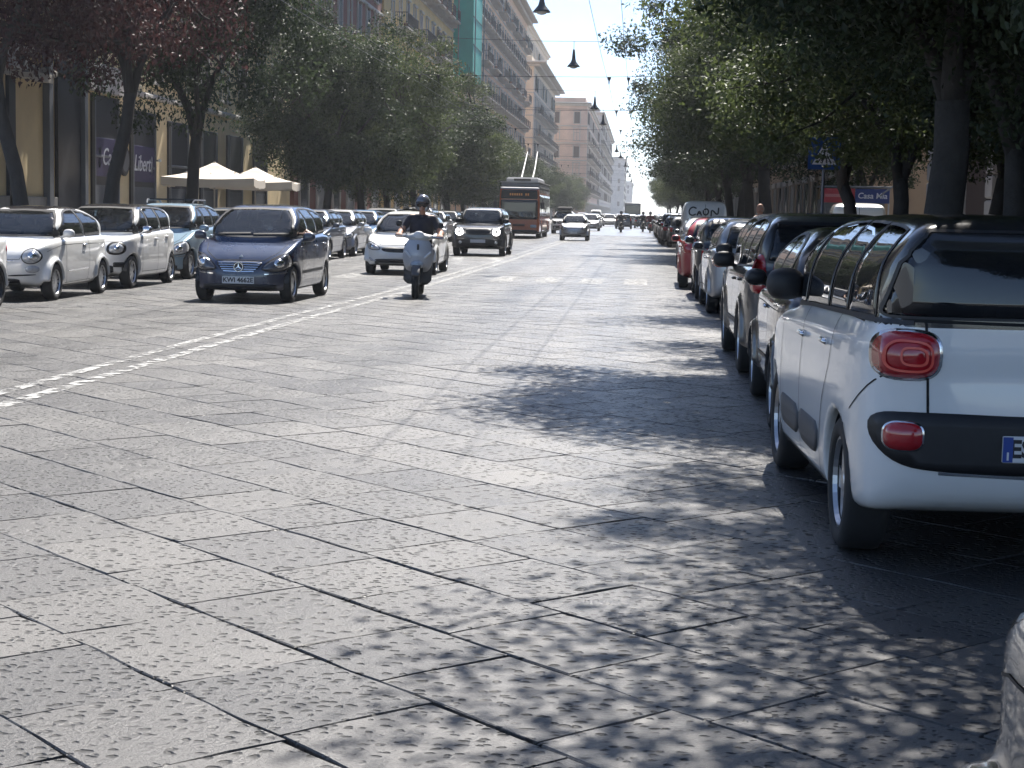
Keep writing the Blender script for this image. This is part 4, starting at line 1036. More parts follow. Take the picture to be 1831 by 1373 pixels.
RT = [(5.4, -3.5, 5, 1.0, 200, M_LEAF, 'wide tree behind the dark grey parked car'), (4.3, 8.6, 5, .86, 20, M_LEAF, 'wide tree overhanging the dark grey parked car'),
      (3.2, 18.3, 5, .84, 130, M_LEAF, 'thick-trunked tree overhanging the white people carrier'),
      (5.3, 24.2, 0, .95, 70, M_LEAF, 'dark tree with stout trunk by the pale stone wall'),
      (5.3, 29.6, 5, .92, 240, M_LEAF2, 'tree with pale leaves right of the kiosk'),
      (5.3, 34.6, 2, .88, 310, M_LEAF2, 'slim tree just right of the red and blue sign'),
      (5.3, 42.3, 1, .88, 10, M_LEAF2, 'slim tree in front of the red and blue sign'),
      (4.5, 60.0, 5, .95, 60, M_LEAF2, 'light green tree above the pedestrian crossing sign'),
      (3.8, 67.0, 0, 1.1, 200, M_LEAF, 'thick dark tree behind the graffitied van'),
      (4.0, 78.0, 1, 1.18, 160, M_LEAF, 'tall dark tree edging the open sky'), (4.2, 90.0, 2, 1.15, 280, M_LEAF, None), (4.2, 103, 3, 1.0, 30, M_LEAF, None), (4.2, 117, 0, .95, 100, M_LEAF, None),
      (4.3, 132, 1, .9, 190, M_LEAF, None), (4.3, 150, 2, .9, 260, M_LEAF2, None), (4.3, 170, 3, .9, 350, M_LEAF, None), (4.3, 195, 0, .9, 80, M_LEAF, None), (4.3, 225, 1, .9, 140, M_LEAF, None), (4.3, 260, 2, .9, 220, M_LEAF, None), (4.3, 300, 3, .9, 300, M_LEAF, None)]
for (x, y, k, sc, rz, lf, lb) in RT:
    tree(x + (.7 if y > 62 else 0), y, k, lb or 'leafy dark street tree in the row beyond the graffitied van', sc, R(rz), lf, RG_)
# high-pruned tree whose crown is above the frame
tree(3.5, 14.3, 0, 'high-pruned tree beside the small black hatchback', .62, R(50), M_LEAF, RG_, 1.75)
# trees of the second row on the right pavement: darker backdrop
for (x, y, k, sc, rz, lb) in ((7.6, 27, 1, .8, 10, 'slender tree close to the pale stone wall'), (8.3, 41, 2, .95, 60, 'tree standing behind the blue sign panel'), (8.6, 66, 3, .9, 200, 'tree past the kiosk at the corner')):
    tree(x, y, k, lb, sc, R(rz), M_LEAF, 'trees near the side street')

# ------------------------------------------------------------------ buildings
def plaster(name, c, grime=.25):
    return mat(name, c, .85, noise=grime, nscale=.7, bump=.25, bscale=14)
M_SHUT = mat('green_shutter', (.03, .055, .05), .6, noise=.2)
M_SHUTB = mat('brown_shutter', (.07, .045, .035), .6, noise=.2)
M_SHUTG = mat('grey_shutter', (.20, .21, .22), .6, noise=.2)
M_PANE = mat('window_pane', (.03, .035, .045), .08, spec=.8)
M_FRAME = mat('stone_trim', (.46, .43, .39), .8, noise=.15, nscale=2)
M_IRON = mat('wrought_iron', (.03, .03, .032), .6)
M_SLABC = mat('balcony_slab', (.38, .35, .32), .8, noise=.2, nscale=2)
def window_meshes(w_, h_):
    """window seen square-on in local x (width) z (height), wall plane y=0, outside is -y"""
    f = MB(); f.box((-w_ / 2 - .08, -.04, h_ / 2), (.16, .12, h_ + .3), bev=.01); f.box((w_ / 2 + .08, -.04, h_ / 2), (.16, .12, h_ + .3), bev=.01); f.box((0, -.07, h_ + .26), (w_ + .6, .24, .18), bev=.02); f.box((0, -.06, -.08), (w_ + .44, .18, .12), bev=.02)
    fr = f.mesh('frame')
    p = MB(); p.box((0, .05, h_ / 2), (w_, .06, h_), 0); p.box((0, .0, h_ / 2), (.06, .05, h_), 1); p.box((0, .0, h_ * .68), (w_, .05, .06), 1)
    pa = p.mesh('pane')
    s = MB()
    s.box((0, 0, h_ / 2), (w_ / 2, .05, h_))
    for i in range(int(h_ / .12)): s.box((0, -.03, .08 + i * .12), (w_ / 2 - .1, .025, .05))
    sh = s.mesh('shutter')
    return fr, pa, sh
WM = window_meshes(1.15, 2.3)
def balcony_meshes(ln):
    b = MB(); b.box((0, -.5, -.1), (ln, 1.05, .16), bev=.03)
    for k in range(int(ln / 1.2) + 1): b.box((-ln / 2 + .3 + k * (ln - .6) / max(1, int(ln / 1.2)), -.38, -.36), (.16, .7, .38), bev=.03)
    r = MB(); r.box((0, -.99, .98), (ln, .06, .05)); r.box((-ln / 2 + .03, -.5, .98), (.05, 1.0, .05)); r.box((ln / 2 - .03, -.5, .98), (.05, 1.0, .05)); r.box((0, -.99, .12), (ln, .04, .04))
    n = int(ln / .16)
    for i in range(n + 1): r.box((-ln / 2 + .03 + i * (ln - .06) / n, -.99, .5), (.022, .022, .98))
    for s in (-1, 1):
        for i in range(6): r.box((s * (ln / 2 - .03), -.08 - i * .16, .5), (.022, .022, .98))
    pl = MB()
    pl.lathe([(.0, .0), (.11, .0), (.14, .26), (.12, .26), (.10, .2), (0, .2)], 8)
    return b.mesh('slab'), r.mesh('railing'), pl.mesh('flower_pot')
BM = {2.4: balcony_meshes(2.4), 6.0: balcony_meshes(6.0)}
M_POT = mat('terracotta', (.28, .12, .07), .8, noise=.2)
def face(b, x, y, z, rz):
    e = (x, y, z); return dict(parent=b, loc=e, rot=(0, 0, rz))
def building(label, x0, x1, y0, y1, h, wall, nfl, gf, pitch, shut, bal=None, ends=True, groundshops=True, cornice=1.1, seed=1, side='left', winrows=None, name='apartment_building', endwin=3, zmin=0):
    """block whose street front faces the road; windows, shutters, balconies and cornices are parts"""
    rg = random.Random(seed)
    b = empty(name, ((x0 + x1) / 2, y0, .1), 0, label, 'building', 'buildings along the street')
    cx, cyy = 0, (y1 - y0) / 2; W_, D = x1 - x0, y1 - y0
    MB().box((0, cyy, h / 2), (W_, D, h)).obj('wall', wall, b)
    m = MB(); m.box((0, cyy, h + .12), (W_ + cornice * 2, D + cornice * 2, .3), bev=.08); m.box((0, cyy, h - .25), (W_ + cornice, D + cornice, .42), bev=.1); m.obj('cornice', M_FRAME, b)
    m = MB(); m.box((0, cyy, h + .75), (W_ - .8, D - .8, 1.0)); m.obj('parapet', wall, b)
    fh = (h - gf - .8) / nfl
    fx = W_ / 2 if side == 'left' else -W_ / 2; rz = R(90) if side == 'left' else R(-90)
    for k in range(nfl + 1):
        z = gf + k * fh - .25
        if k < nfl: MB().box((0, cyy, z), (W_ + .24, D + .24, .22), bev=.05).obj('string_course', M_FRAME, b)
    n = int((D - 1.2) / pitch); st = (D - n * pitch) / 2 + pitch / 2
    fr, pa, sh = WM; sg = 1 if side == 'left' else -1
    for k in range(nfl):
        z = gf + k * fh + .35
        if z < zmin: continue
        i = 0
        while i < n:
            y = st + i * pitch
            wn = empty('window', (fx, y, z), rz); wn.parent = b
            sc = min(1.0, (fh - 1.0) / 2.3)
            wn.scale = (1, 1, sc)
            link('frame', fr, M_FRAME, wn); link('pane', pa, [M_PANE, M_SHUTG], wn)
            r_ = rg.random()
            if r_ < .75:
                a = rg.choice((0.0, 0.0, 1.9, 2.4)) if r_ > .2 else 0
                for s in (-1, 1):
                    if a == 0: link('shutter', sh, shut, wn, loc=(s * .29, -.06, 0))
                    else: link('shutter', sh, shut, wn, loc=(s * (.575 + .26), -.13, 0), rot=(0, 0, -s * rg.uniform(0, .5)))
            if bal and k in bal:
                wide = bal[k]
                ln = 6.0 if (wide and i % 3 == 1) else 2.4
                if not wide or i % 3 == 1:
                    s_, r2, po = BM[ln]
                    bb = empty('balcony', (fx, y, z - .1), rz); bb.parent = b
                    link('slab', s_, M_SLABC, bb); link('railing', r2, M_IRON, bb)
                    if rg.random() < .5:
                        for q in range(rg.choice((2, 3))): link('flower_pot', po, M_POT, bb, loc=(-ln / 2 + .4 + q * .55, -.8, 0))
            i += 1
    if ends:   # end wall that looks towards the camera
        for k in range(nfl):
            z = gf + k * fh + .35
            if z < zmin: continue
            for j in range(endwin):
                x = -W_ / 2 + W_ * (j + .5) / endwin
                wn = empty('window', (x, 0, z), 0); wn.parent = b; wn.scale = (1, 1, min(1.0, (fh - 1.0) / 2.3))
                link('frame', fr, M_FRAME, wn); link('pane', pa, [M_PANE, M_SHUTG], wn)
                if rg.random() < .6:
                    for s in (-1, 1): link('shutter', sh, shut, wn, loc=(s * .29, -.06, 0))
    if groundshops:
        sm = MB(); sm.box((0, .0, 1.7), (2.3, .1, 3.4), 0); sm.box((-1.2, -.03, 1.75), (.16, .16, 3.5), 1); sm.box((1.2, -.03, 1.75), (.16, .16, 3.5), 1); sm.box((0, -.06, 3.62), (2.7, .3, .34), 1)
        sm = sm.mesh('shopfront')
        n2 = int(D / 4.4)
        for i in range(n2): link('shopfront', sm, [M_PANE if rg.random() < .55 else M_SHUTG, M_FRAME], b, loc=(fx, (i + .5) * D / n2, 0), rot=(0, 0, rz))
    return b, fh

P_OCHRE = plaster('ochre_plaster', (.70, .49, .20)); P_YEL = plaster('yellow_plaster', (.74, .59, .35)); P_PINK = plaster('dusty_pink_plaster', (.68, .46, .31)); P_BRICK = plaster('brick_red_plaster', (.22, .09, .065))
P_CREAM = plaster('cream_plaster', (.66, .55, .42)); P_ROSE = plaster('rose_plaster', (.64, .47, .38)); P_GREY = plaster('pale_stone', (.45, .42, .40), .35); P_TAN = plaster('tan_plaster', (.36, .26, .17))
FX = -18.0
# café building: ground floor with its own openings
bA, fh = building('yellow building with café windows and air conditioner on its wall', FX - 14, FX, 41, 86, 21, P_YEL, 4, 5.6, 3.4, M_SHUTB, {1: False, 3: False}, groundshops=False, seed=3)
M_DOORD = mat('dark_door', (.018, .02, .028), .45, noise=.3); M_BLUEG = mat('blue_banner', (.028, .022, .085), .5); M_LET = mat('white_lettering', (.7, .7, .75), .5); M_GREYM = mat('grey_metal', (.16, .17, .19), .5, .4)
def A_box(name, y0, y1, z0, z1, m, dx=.05, th=.12):
    o = MB().box((0, 0, 0), (th, y1 - y0, z1 - z0), bev=.01).obj(name, m, bA, loc=(7 + dx, (y0 + y1) / 2 - 41, (z0 + z1) / 2)); return o
A_box('stone_base', 41.2, 50.9, 0, 1.6, M_KERB); A_box('portal', 50.9, 53.0, 0, 6.2, M_DOORD, .06)
A_box('portal_post', 49.9, 50.25, 0, 6.0, M_GREYM, .1, .22); A_box('portal_post', 53.05, 53.35, 0, 6.4, M_GREYM, .1, .3)
A_box('doorway', 46.9, 47.4, 0, 5.0, M_DOORD, .05)
A_box('lintel', 46.5, 50.1, 5.0, 5.25, M_FRAME, .1, .3)
for (y0, y1, z1) in ((54.3, 56.9, 5.0), (58.5, 61.3, 4.75), (63.3, 65.9, 4.6), (68, 70.4, 4.5), (72.5, 75, 4.5), (77.5, 80, 4.5)):
    d = A_box('cafe_window', y0, y1, 0, z1, M_DOORD, .04)
    for yy in (y0 + .04, y1 - .04): MB().box((0, 0, 0), (.1, .1, z1), bev=.02).obj('frame', M_GREYM, d, loc=(.08, yy - (y0 + y1) / 2, 0))
    MB().box((0, 0, 0), (.06, y1 - y0 - .2, 1.9)).obj('lower_panel', M_GREYM, d, loc=(.03, 0, -z1 / 2 + 1.1))
    MB().box((0, 0, 0), (.1, y1 - y0, .1), bev=.02).obj('transom', M_GREYM, d, loc=(.06, 0, z1 / 2 - 2.0 if z1 > 4.7 else z1 / 2 - 1.7))
A_box('fascia', 53.6, 57.5, 5.1, 6.0, P_GREY, .1, .3)
def A_text(par, txt, size, y, z, m, shear=.25, bold=0.0, dx=.13):
    return link('lettering', text_mesh(txt, size, .006, shear, bold), m, par, loc=(7 + dx, y - 41, z), rot=(R(90), 0, R(90)))
for (y0, y1, txt, ry, ty, z) in ((54.42, 56.78, 'Caffè', 54.85, 55.95, 2.95), (58.62, 61.18, 'Liberti', 60.82, 59.7, 2.85)):
    A_box('banner', y0, y1, z - .62, z + .66, M_BLUEG, .12, .03)
    A_text(bA, txt, .82, ty, z + .02, M_LET, .3, dx=.145)
    ring = MB(); n = 20
    for i in range(n):
        a0, a1 = 2 * math.pi * i / n, 2 * math.pi * (i + 1) / n
        ring.add([(0, .13 * math.cos(a) * k, .34 * math.sin(a) * k) for a, k in ((a0, 1), (a1, 1), (a1, .55), (a0, .55))], [[0, 1, 2, 3], [3, 2, 1, 0]])
    ring.obj('ring_mark', M_LET, bA, loc=(7.142, ry - 41, z))
disc = MB().lathe([(0, .0), (.52, .0), (.55, .03), (.55, .09), (.50, .11), (0, .11)], 26, 'x'); disc.obj('round_plaque', M_DOORD, bA, loc=(7.0, 57.75 - 41, 2.95))
pd = MB().lathe([(0, .0), (.40, .0), (.40, .006)], 22, 'x'); pd.obj('plaque_face', M_GREYM, bA, loc=(7.112, 57.75 - 41, 2.95))
# air conditioners and small wall lamps
def ac_unit(x, y, z, lb):
    t = empty('air_conditioner', (x, y, z), R(90), lb, 'air conditioner')
    MB().box((0, -.2, .35), (.95, .36, .7), bev=.03).obj('casing', mat('ac_casing', (.52, .53, .54), .5, noise=.1), t)
    g2 = MB()
    for r_ in (.08, .14, .20, .26): g2.lathe([(r_ - .008, -.385), (r_ - .008, -.395), (r_ + .008, -.395), (r_ + .008, -.385)], 20, 'y', c=(-.12, 0, .35))
    g2.obj('fan_grille', M_GREYM, t)
    MB().lathe([(0, -.384), (.29, -.384), (.29, -.375)], 22, 'y', c=(-.12, 0, .35)).obj('fan_opening', M_DOORD, t)
    b = MB(); b.box((-.35, -.2, -.03), (.05, .42, .05)); b.box((.35, -.2, -.03), (.05, .42, .05)); b.obj('bracket', M_GREYM, t)
ac_unit(FX + .02, 47.25, 5.3, 'white air conditioner on the yellow wall beside the dark portal')
t = empty('wall_lamp', (FX + .12, 61.55, 3.15), 0, 'small lit wall lamp right of the blue banner', 'lamp')
MB().box((0, 0, 0), (.12, .06, .06)).obj('arm', M_GREYM, t); MB().lathe([(.0, -.06), (.06, -.04), (.075, 0), (.05, .05), (0, .06)], 12, c=(.1, 0, 0)).obj('globe', mat('lamp_globe', (.85, .84, .8), .4), t, smooth=True)

building('low brick red building behind the parasols and street trees', FX - 13, FX, 87, 116, 19, P_BRICK, 4, 5, 3.4, M_SHUT, {1: False}, seed=5)
building('tall ochre building with balconies and scaffold netting at its edge', FX - 14, FX, 117, 160, 36, P_OCHRE, 7, 6, 3.9, M_SHUTB, {0: False, 1: False, 2: True, 3: False, 4: True, 5: True}, seed=8, ends=True)
building('dusty pink building with rows of iron balconies and deep eaves', FX - 14, FX, 171, 262, 30.5, P_PINK, 6, 6, 3.8, M_SHUT, {0: False, 1: True, 2: False, 3: True, 4: False, 5: True}, seed=9, cornice=1.6)
building('cream corner building with heavy cornice and terrace at its top', FX - 16, FX + .3, 276, 344, 25.5, P_CREAM, 5, 6.5, 4.2, M_SHUT, {1: False, 2: False, 3: False}, seed=10, cornice=2.0, endwin=4)
b = building('set-back cream attic storey above the corner building', FX - 13, FX - 1.2, 279, 340, 5.4, P_CREAM, 1, .8, 4.2, M_SHUT, None, seed=11, groundshops=False, cornice=.7, name='attic_storey')[0]; b.location.z = 26.9
building('rose plaster building whose end wall faces up the street', -24, -11.3, 352, 450, 24, P_ROSE, 5, 5.5, 4.2, M_SHUTB, {0: False, 1: True, 2: False, 3: True}, seed=12, endwin=3, cornice=.8)
building('greyish far building with bay front beyond the rose one', -25, -10.9, 452, 640, 28, P_GREY, 6, 5, 4.6, M_SHUTB, {1: True, 3: True, 4: False}, seed=13, endwin=3)
building('hazy grey block far down the street', -34, -8.2, 860, 1000, 29, P_GREY, 6, 5, 6, M_SHUTB, None, seed=14, endwin=5, ends=True)
building('hazy low block at the end of the street', -32, -5.6, 1180, 1300, 23, P_GREY, 5, 5, 7, M_SHUTB, None, seed=15, endwin=5)
# right-hand side
bK, _ = building('pale stone building with dark tall openings behind the right-hand trees', 9.6, 24, 12, 57, 22, P_GREY, 4, 6.2, 3.6, M_SHUTB, None, seed=16, side='right', groundshops=False, ends=False)
M_BROWN = mat('brown_door', (.05, .032, .028), .6, noise=.3)
for i in range(8):
    y = 3 + i * 5.6
    MB().box((-.05, 0, 2.4), (.14, 2.9, 4.8), bev=.02).obj('tall_door', M_BROWN, bK, loc=(-7.2, y, 0))
    for s in (-1, 1):
        for k in range(8): MB().box((0, 0, 0), (.26, .9, .62), bev=.05).obj('ashlar_block', P_GREY, bK, loc=(-7.25, y + s * 1.95, .4 + k * .66))
building('tan building past the side street on the right', 9.6, 26, 73, 150, 21, P_TAN, 4, 5, 3.8, M_SHUT, {1: False, 2: False}, seed=17, side='right', endwin=4)
building('grey building farther along the right-hand pavement', 9.8, 26, 152, 330, 21, P_GREY, 4, 5, 4.6, M_SHUT, {1: False}, seed=18, side='right', ends=False)
# scaffold netting
t = empty('scaffold_netting', (FX + 1.4, 164.5, .1), 0, 'green scaffold netting wrapped round a narrow strip of facade', 'netting')
net = mat('green_netting', (.02, .36, .29), .7, noise=.25, nscale=1.2, bump=.5, bscale=3)
MB().box((-.45, 0, 25), (1.9, 8.6, 22), bev=.05).obj('net', net, t)
for s in (-1, 1):
    for q in (-.9, .7): MB().tube([(q, s * 4.36, 0), (q, s * 4.36, 37)], .06, 6).obj('scaffold_pole', M_GREYM, t)
for k in range(9): MB().box((.52, 0, 14.5 + k * 2.6), (.06, 8.7, .1)).obj('ledger', mat('net_band', (.012, .14, .12), .7), t)

# ------------------------------------------------------------------ parasols
def parasol(x, y, lb, rz=.1, s=1.55):
    t = empty('parasol', (x, y, .11), rz, lb, 'parasol', 'café parasols')
    cv = mat('parasol_canvas', (.62, .55, .46), .85, noise=.12, nscale=3, bump=.2)
    MB().tube([(0, 0, 0), (0, 0, 2.95)], .03, 8).obj('pole', mat('parasol_pole', (.45, .42, .38), .5), t)
    MB().box((0, 0, .05), (.7, .7, .1), bev=.02).obj('base', M_GREYM, t)
    m = MB(); n = 6; ring = []
    V = [(0, 0, 2.92)]
    for k in range(1, n + 1):
        u = k / n; z = 2.92 - .55 * u + .10 * math.sin(math.pi * u) * -1
        for i in range(24):
            a = i / 24 * 4; sd = int(a); fr = a - sd; c = [(-1, -1), (1, -1), (1, 1), (-1, 1)]
            px = c[sd][0] * (1 - fr) + c[(sd + 1) % 4][0] * fr; py = c[sd][1] * (1 - fr) + c[(sd + 1) % 4][1] * fr
            sag = .06 * math.sin(math.pi * fr) * u
            V.append((px * s * u, py * s * u, z - sag))
    F = [[0, 1 + i, 1 + (i + 1) % 24] for i in range(24)]
    for k in range(n - 1):
        for i in range(24): j = (i + 1) % 24; F.append([1 + k * 24 + i, 1 + (k + 1) * 24 + i, 1 + (k + 1) * 24 + j, 1 + k * 24 + j])
    m.add(V, F); m.obj('canopy', cv, t, smooth=True)
    va = MB(); e = 1 + (n - 1) * 24
    V2 = [V[e + i] for i in range(24)] + [(V[e + i][0] * 1.005, V[e + i][1] * 1.005, V[e + i][2] - .26 - (.03 if i % 2 else 0)) for i in range(24)]
    va.add(V2, [[i, (i + 1) % 24, 24 + (i + 1) % 24, 24 + i] for i in range(24)]); va.obj('valance', cv, t)
    for i in range(8):
        q = V[e + i * 3]; MB().tube([(0, 0, 2.5), (q[0] * .55, q[1] * .55, 2.5 + (q[2] - 2.5) * .5 + .12)], .012, 5).obj('rib', M_GREYM, t)
parasol(-14.6, 57.2, 'beige square parasol before the café windows')
parasol(-14.6, 63.4, 'beige parasol half hidden behind the first one')
print('buildings', round(time.time() - T0, 1))

# ------------------------------------------------------------------ overhead wires and lamps
M_WIRE = mat('wire', (.05, .05, .055), .5, .5)
for i, (x, lb) in enumerate(((-1.05, 'left trolley wire above the right-hand lane'), (-.45, 'right trolley wire above the right-hand lane'), (-7.0, 'left trolley wire above the oncoming lane'), (-6.4, 'right trolley wire above the oncoming lane'))):
    pts = []; Y = [14, 31, 53, 70, 86, 105, 127, 150, 180, 215, 260, 320, 420]
    for a, b_ in zip(Y[:-1], Y[1:]): pts += [(x, a, 5.52), (x, (a + b_) / 2, 5.46)]
    tag(MB().tube(pts, .006, 5).obj('trolley_wire', M_WIRE), lb, 'wire', 'trolley wires')
sp = ('first', 'second', 'third', 'fourth', 'fifth', 'sixth', 'seventh', 'eighth', 'ninth')
for i, y in enumerate((53, 70, 86, 105, 127, 150, 180, 215, 260)):
    t = empty('span_wire', (-4.2, y, 5.75), 0, 'thin span wire across the street, %s one holding up the trolley wires' % sp[i], 'wire', 'span wires')
    pts = [(-13.8 + k * 27.6 / 10, 0, .55 * ((k - 5) / 5) ** 2) for k in range(11)]
    MB().tube(pts, .009, 5).obj('cable', M_WIRE, t)
    for x in (-1.05, -.45, -7.0, -6.4): MB().lathe([(.0, -.2), (.012, -.2), (.018, -.1), (.055, -.02), (.055, .02), (0, .03)], 8, c=(x + 4.2, 0, .0)).obj('hanger', M_BLACK, t)
LMP = mat('lamp_enamel', (.09, .095, .10), .45, noise=.1); LMPW = mat('lamp_glass', (.7, .7, .68), .3)
LY = ((-2.72, 45, 7.1), (-2.52, 61.5, 7.1), (-2.4, 86, 7.1), (-2.35, 103, 7.2), (-2.15, 150, 7.3), (-1.9, 160, 7.1), (-1.8, 200, 7.4), (-1.7, 228, 7.4), (-1.6, 255, 7.4), (-1.5, 290, 7.4))
bellm = MB().lathe([(.0, .62), (.035, .62), (.05, .5), (.07, .28), (.10, .18), (.20, .06), (.24, .0), (.22, .0), (.16, .04), (0, .06)], 18).mesh('shade', True)
ordn = ('first', 'second', 'third', 'fourth', 'fifth', 'sixth', 'seventh', 'eighth', 'ninth', 'tenth')
for i, (x, y, z) in enumerate(LY):
    t = empty('hanging_lamp', (x, y, z - .3), 0, 'bell-shaped street lamp hung over the street, %s along its row' % ordn[i], 'street lamp', 'hanging street lamps')
    link('shade', bellm, LMP, t); MB().lathe([(0, -.07), (.1, -.05), (.15, .0), (.15, .02)], 14).obj('lamp_glass', LMPW, t, smooth=True)
    MB().tube([(0, 0, .6), (0, 0, .9)], .012, 5).obj('hook', M_WIRE, t)
    w2 = empty('lamp_cable', (x, y, z + .6), 0, 'cable across the street carrying the %s hanging lamp' % ordn[i], 'cable', 'lamp cables')
    MB().tube([(-12 + 22 * k / 8, 0, .03 * (k - 4.3) ** 2) for k in range(9)], .008, 5).obj('strand', M_WIRE, w2)

# ------------------------------------------------------------------ trolleybus
M_BUSO = paint('bus_orange', (.60, .14, .045), .4); M_BUSG = mat('bus_roof_grey', (.30, .31, .33), .6, noise=.2, nscale=2)
def trolleybus(x, y):
    t = empty('trolleybus', (x, y, 0), R(-90), 'orange and grey trolleybus with two raised poles on its roof', 'bus')
    box0 = rbox((0, 0, 1.62), (5.75, 1.2, 1.36), .16)
    def base(a, b, c): return smax(box0(a, b, c), np.abs(b) - (1.2 - .05 * np.clip(c - 1.6, 0, 2)), .04)
    def F(a, b, c):
        f = base(a, b, c)
        for wx in (3.3, -2.9): f = smax(f, -np.maximum(np.sqrt((a - wx) ** 2 + (c - .48) ** 2) - .58, .8 - np.abs(b)), .02)
        return f
    me = sdf_mesh('body', F, (-5.95, -1.35, .1), (5.95, 1.35, 3.15), .07, lambda a, b, c: (c > 2.86) * 1 + (c < .42) * 2, 3)
    link('body', me, [M_BUSO, M_BUSG, M_BLACK], t)
    def flat(name, poly, view, sg, m, off=.012, mir=False):
        v, f = patch_far(base, poly, view, sg, off)
        link(name, mesh_from(name, v, f, True), m, t)
        if mir: v, f = mirror_vf(v, f); link(name, mesh_from(name, v, f, True), m, t)
    def patch_far(F_, poly, view, sg, off):
        if view == 'end':
            G = lambda a, b, c: F_(a + 3.6 * sg, b, c)
            v, f = patch(G, poly, view, sg, off, 0, .12, .03); v[:, 0] += 3.6 * sg; return v, f
        return patch(F_, poly, view, sg, off, 0, .15, .03)
    flat('windscreen', chaikin(resample(np.array([(-1.10, 1.12), (1.10, 1.12), (1.08, 2.25), (-1.08, 2.25)]), .2), 2), 'end', 1, M_DGLASS)
    flat('destination_panel', chaikin(resample(np.array([(-1.08, 2.30), (1.08, 2.30), (1.04, 2.82), (-1.04, 2.82)]), .2), 2), 'end', 1, M_BLACK)
    am = mat('amber_display', (.5, .22, .06), .5, emit=((1, .42, .12), .04))
    for i in range(9):
        if i in (6,): continue
        MB().box((5.772, -.52 + i * .13, 2.56), (.012, .085, .13)).obj('display_segment', am, t)
    for s in (-1, 1):
        flat('headlamp', rr(s * .85, .72, .36, .17), 'end', 1, M_LAMP, .02)
    flat('number_panel', rr(0, .78, .7, .14), 'end', 1, mat('bus_badge', (.16, .05, .03), .5), .014)
    flat('bumper', rr(0, .42, 2.2, .16), 'end', 1, M_BLACK, .02)
    for (a, b_) in ((4.1, 5.2), (2.2, 3.9), (.6, 2.0), (-1.0, .4), (-2.6, -1.2), (-4.0, -2.8), (-5.3, -4.2)):
        flat('side_window', chaikin(resample(np.array([(a, 1.35), (b_, 1.35), (b_, 2.55), (a, 2.55)]), .3), 1), 'side', 1, M_DGLASS, .012, True)
    for a in (4.15, .7): flat('door_leaf', rr(a + .5, 1.0, .9, .7, 1), 'side', -1, M_GREYPL)
    flat('side_skirt', rr(0, .62, 4.6, .3, 1), 'side', 1, mat('bus_skirt', (.45, .40, .36), .6), .01, True)
    for k, (c, d) in enumerate((((-.3, 0, 3.13), (10.6, 2.26, .30)), ((.2, 0, 3.42), (6.6, 1.9, .36)))):
        MB().box(c, d, bev=.1).obj('roof_housing', M_BUSG, t)
    for z in (3.28, 2.99): MB().box((-.3, 0, z), (10.75, 2.36, .04)).obj('roof_rail', mat('rail_light', (.5, .5, .5), .4), t)
    MB().box((3.52, 0, 3.45), (.03, 1.0, .13)).obj('roof_vent', M_BLACK, t)
    for s in (-1, 1):
        MB().tube([(-.6, s * .35, 3.6), (-2.8, s * .35, 4.35), (-5.4, s * .32, 5.42)], [.05, .04, .03], 6).obj('trolley_pole', mat('pole_white', (.62, .62, .62), .5), t)
        MB().box((-.6, s * .35, 3.62), (.5, .2, .16), bev=.03).obj('pole_base', M_GREYM, t)
        m = MB(); m.tube([(5.6, s * 1.15, 2.5), (5.95, s * 1.35, 2.4), (5.98, s * 1.38, 2.1)], .025, 6); m.box((5.98, s * 1.38, 1.95), (.1, .2, .42), bev=.03); m.obj('mirror', M_BLACK, t)
    ty, rim = wheel_meshes(.48, .3, 'steel', 'bus')
    for wx in (3.3, -2.9):
        for s in (1, -1):
            wv = empty('wheel', (wx, s * 1.03, .48), 0 if s > 0 else math.pi); wv.parent = t; link('tyre', ty, M_TYRE, wv); link('rim', rim, [M_GREYM, M_BLACK], wv)
trolleybus(-7.0, 104.0)

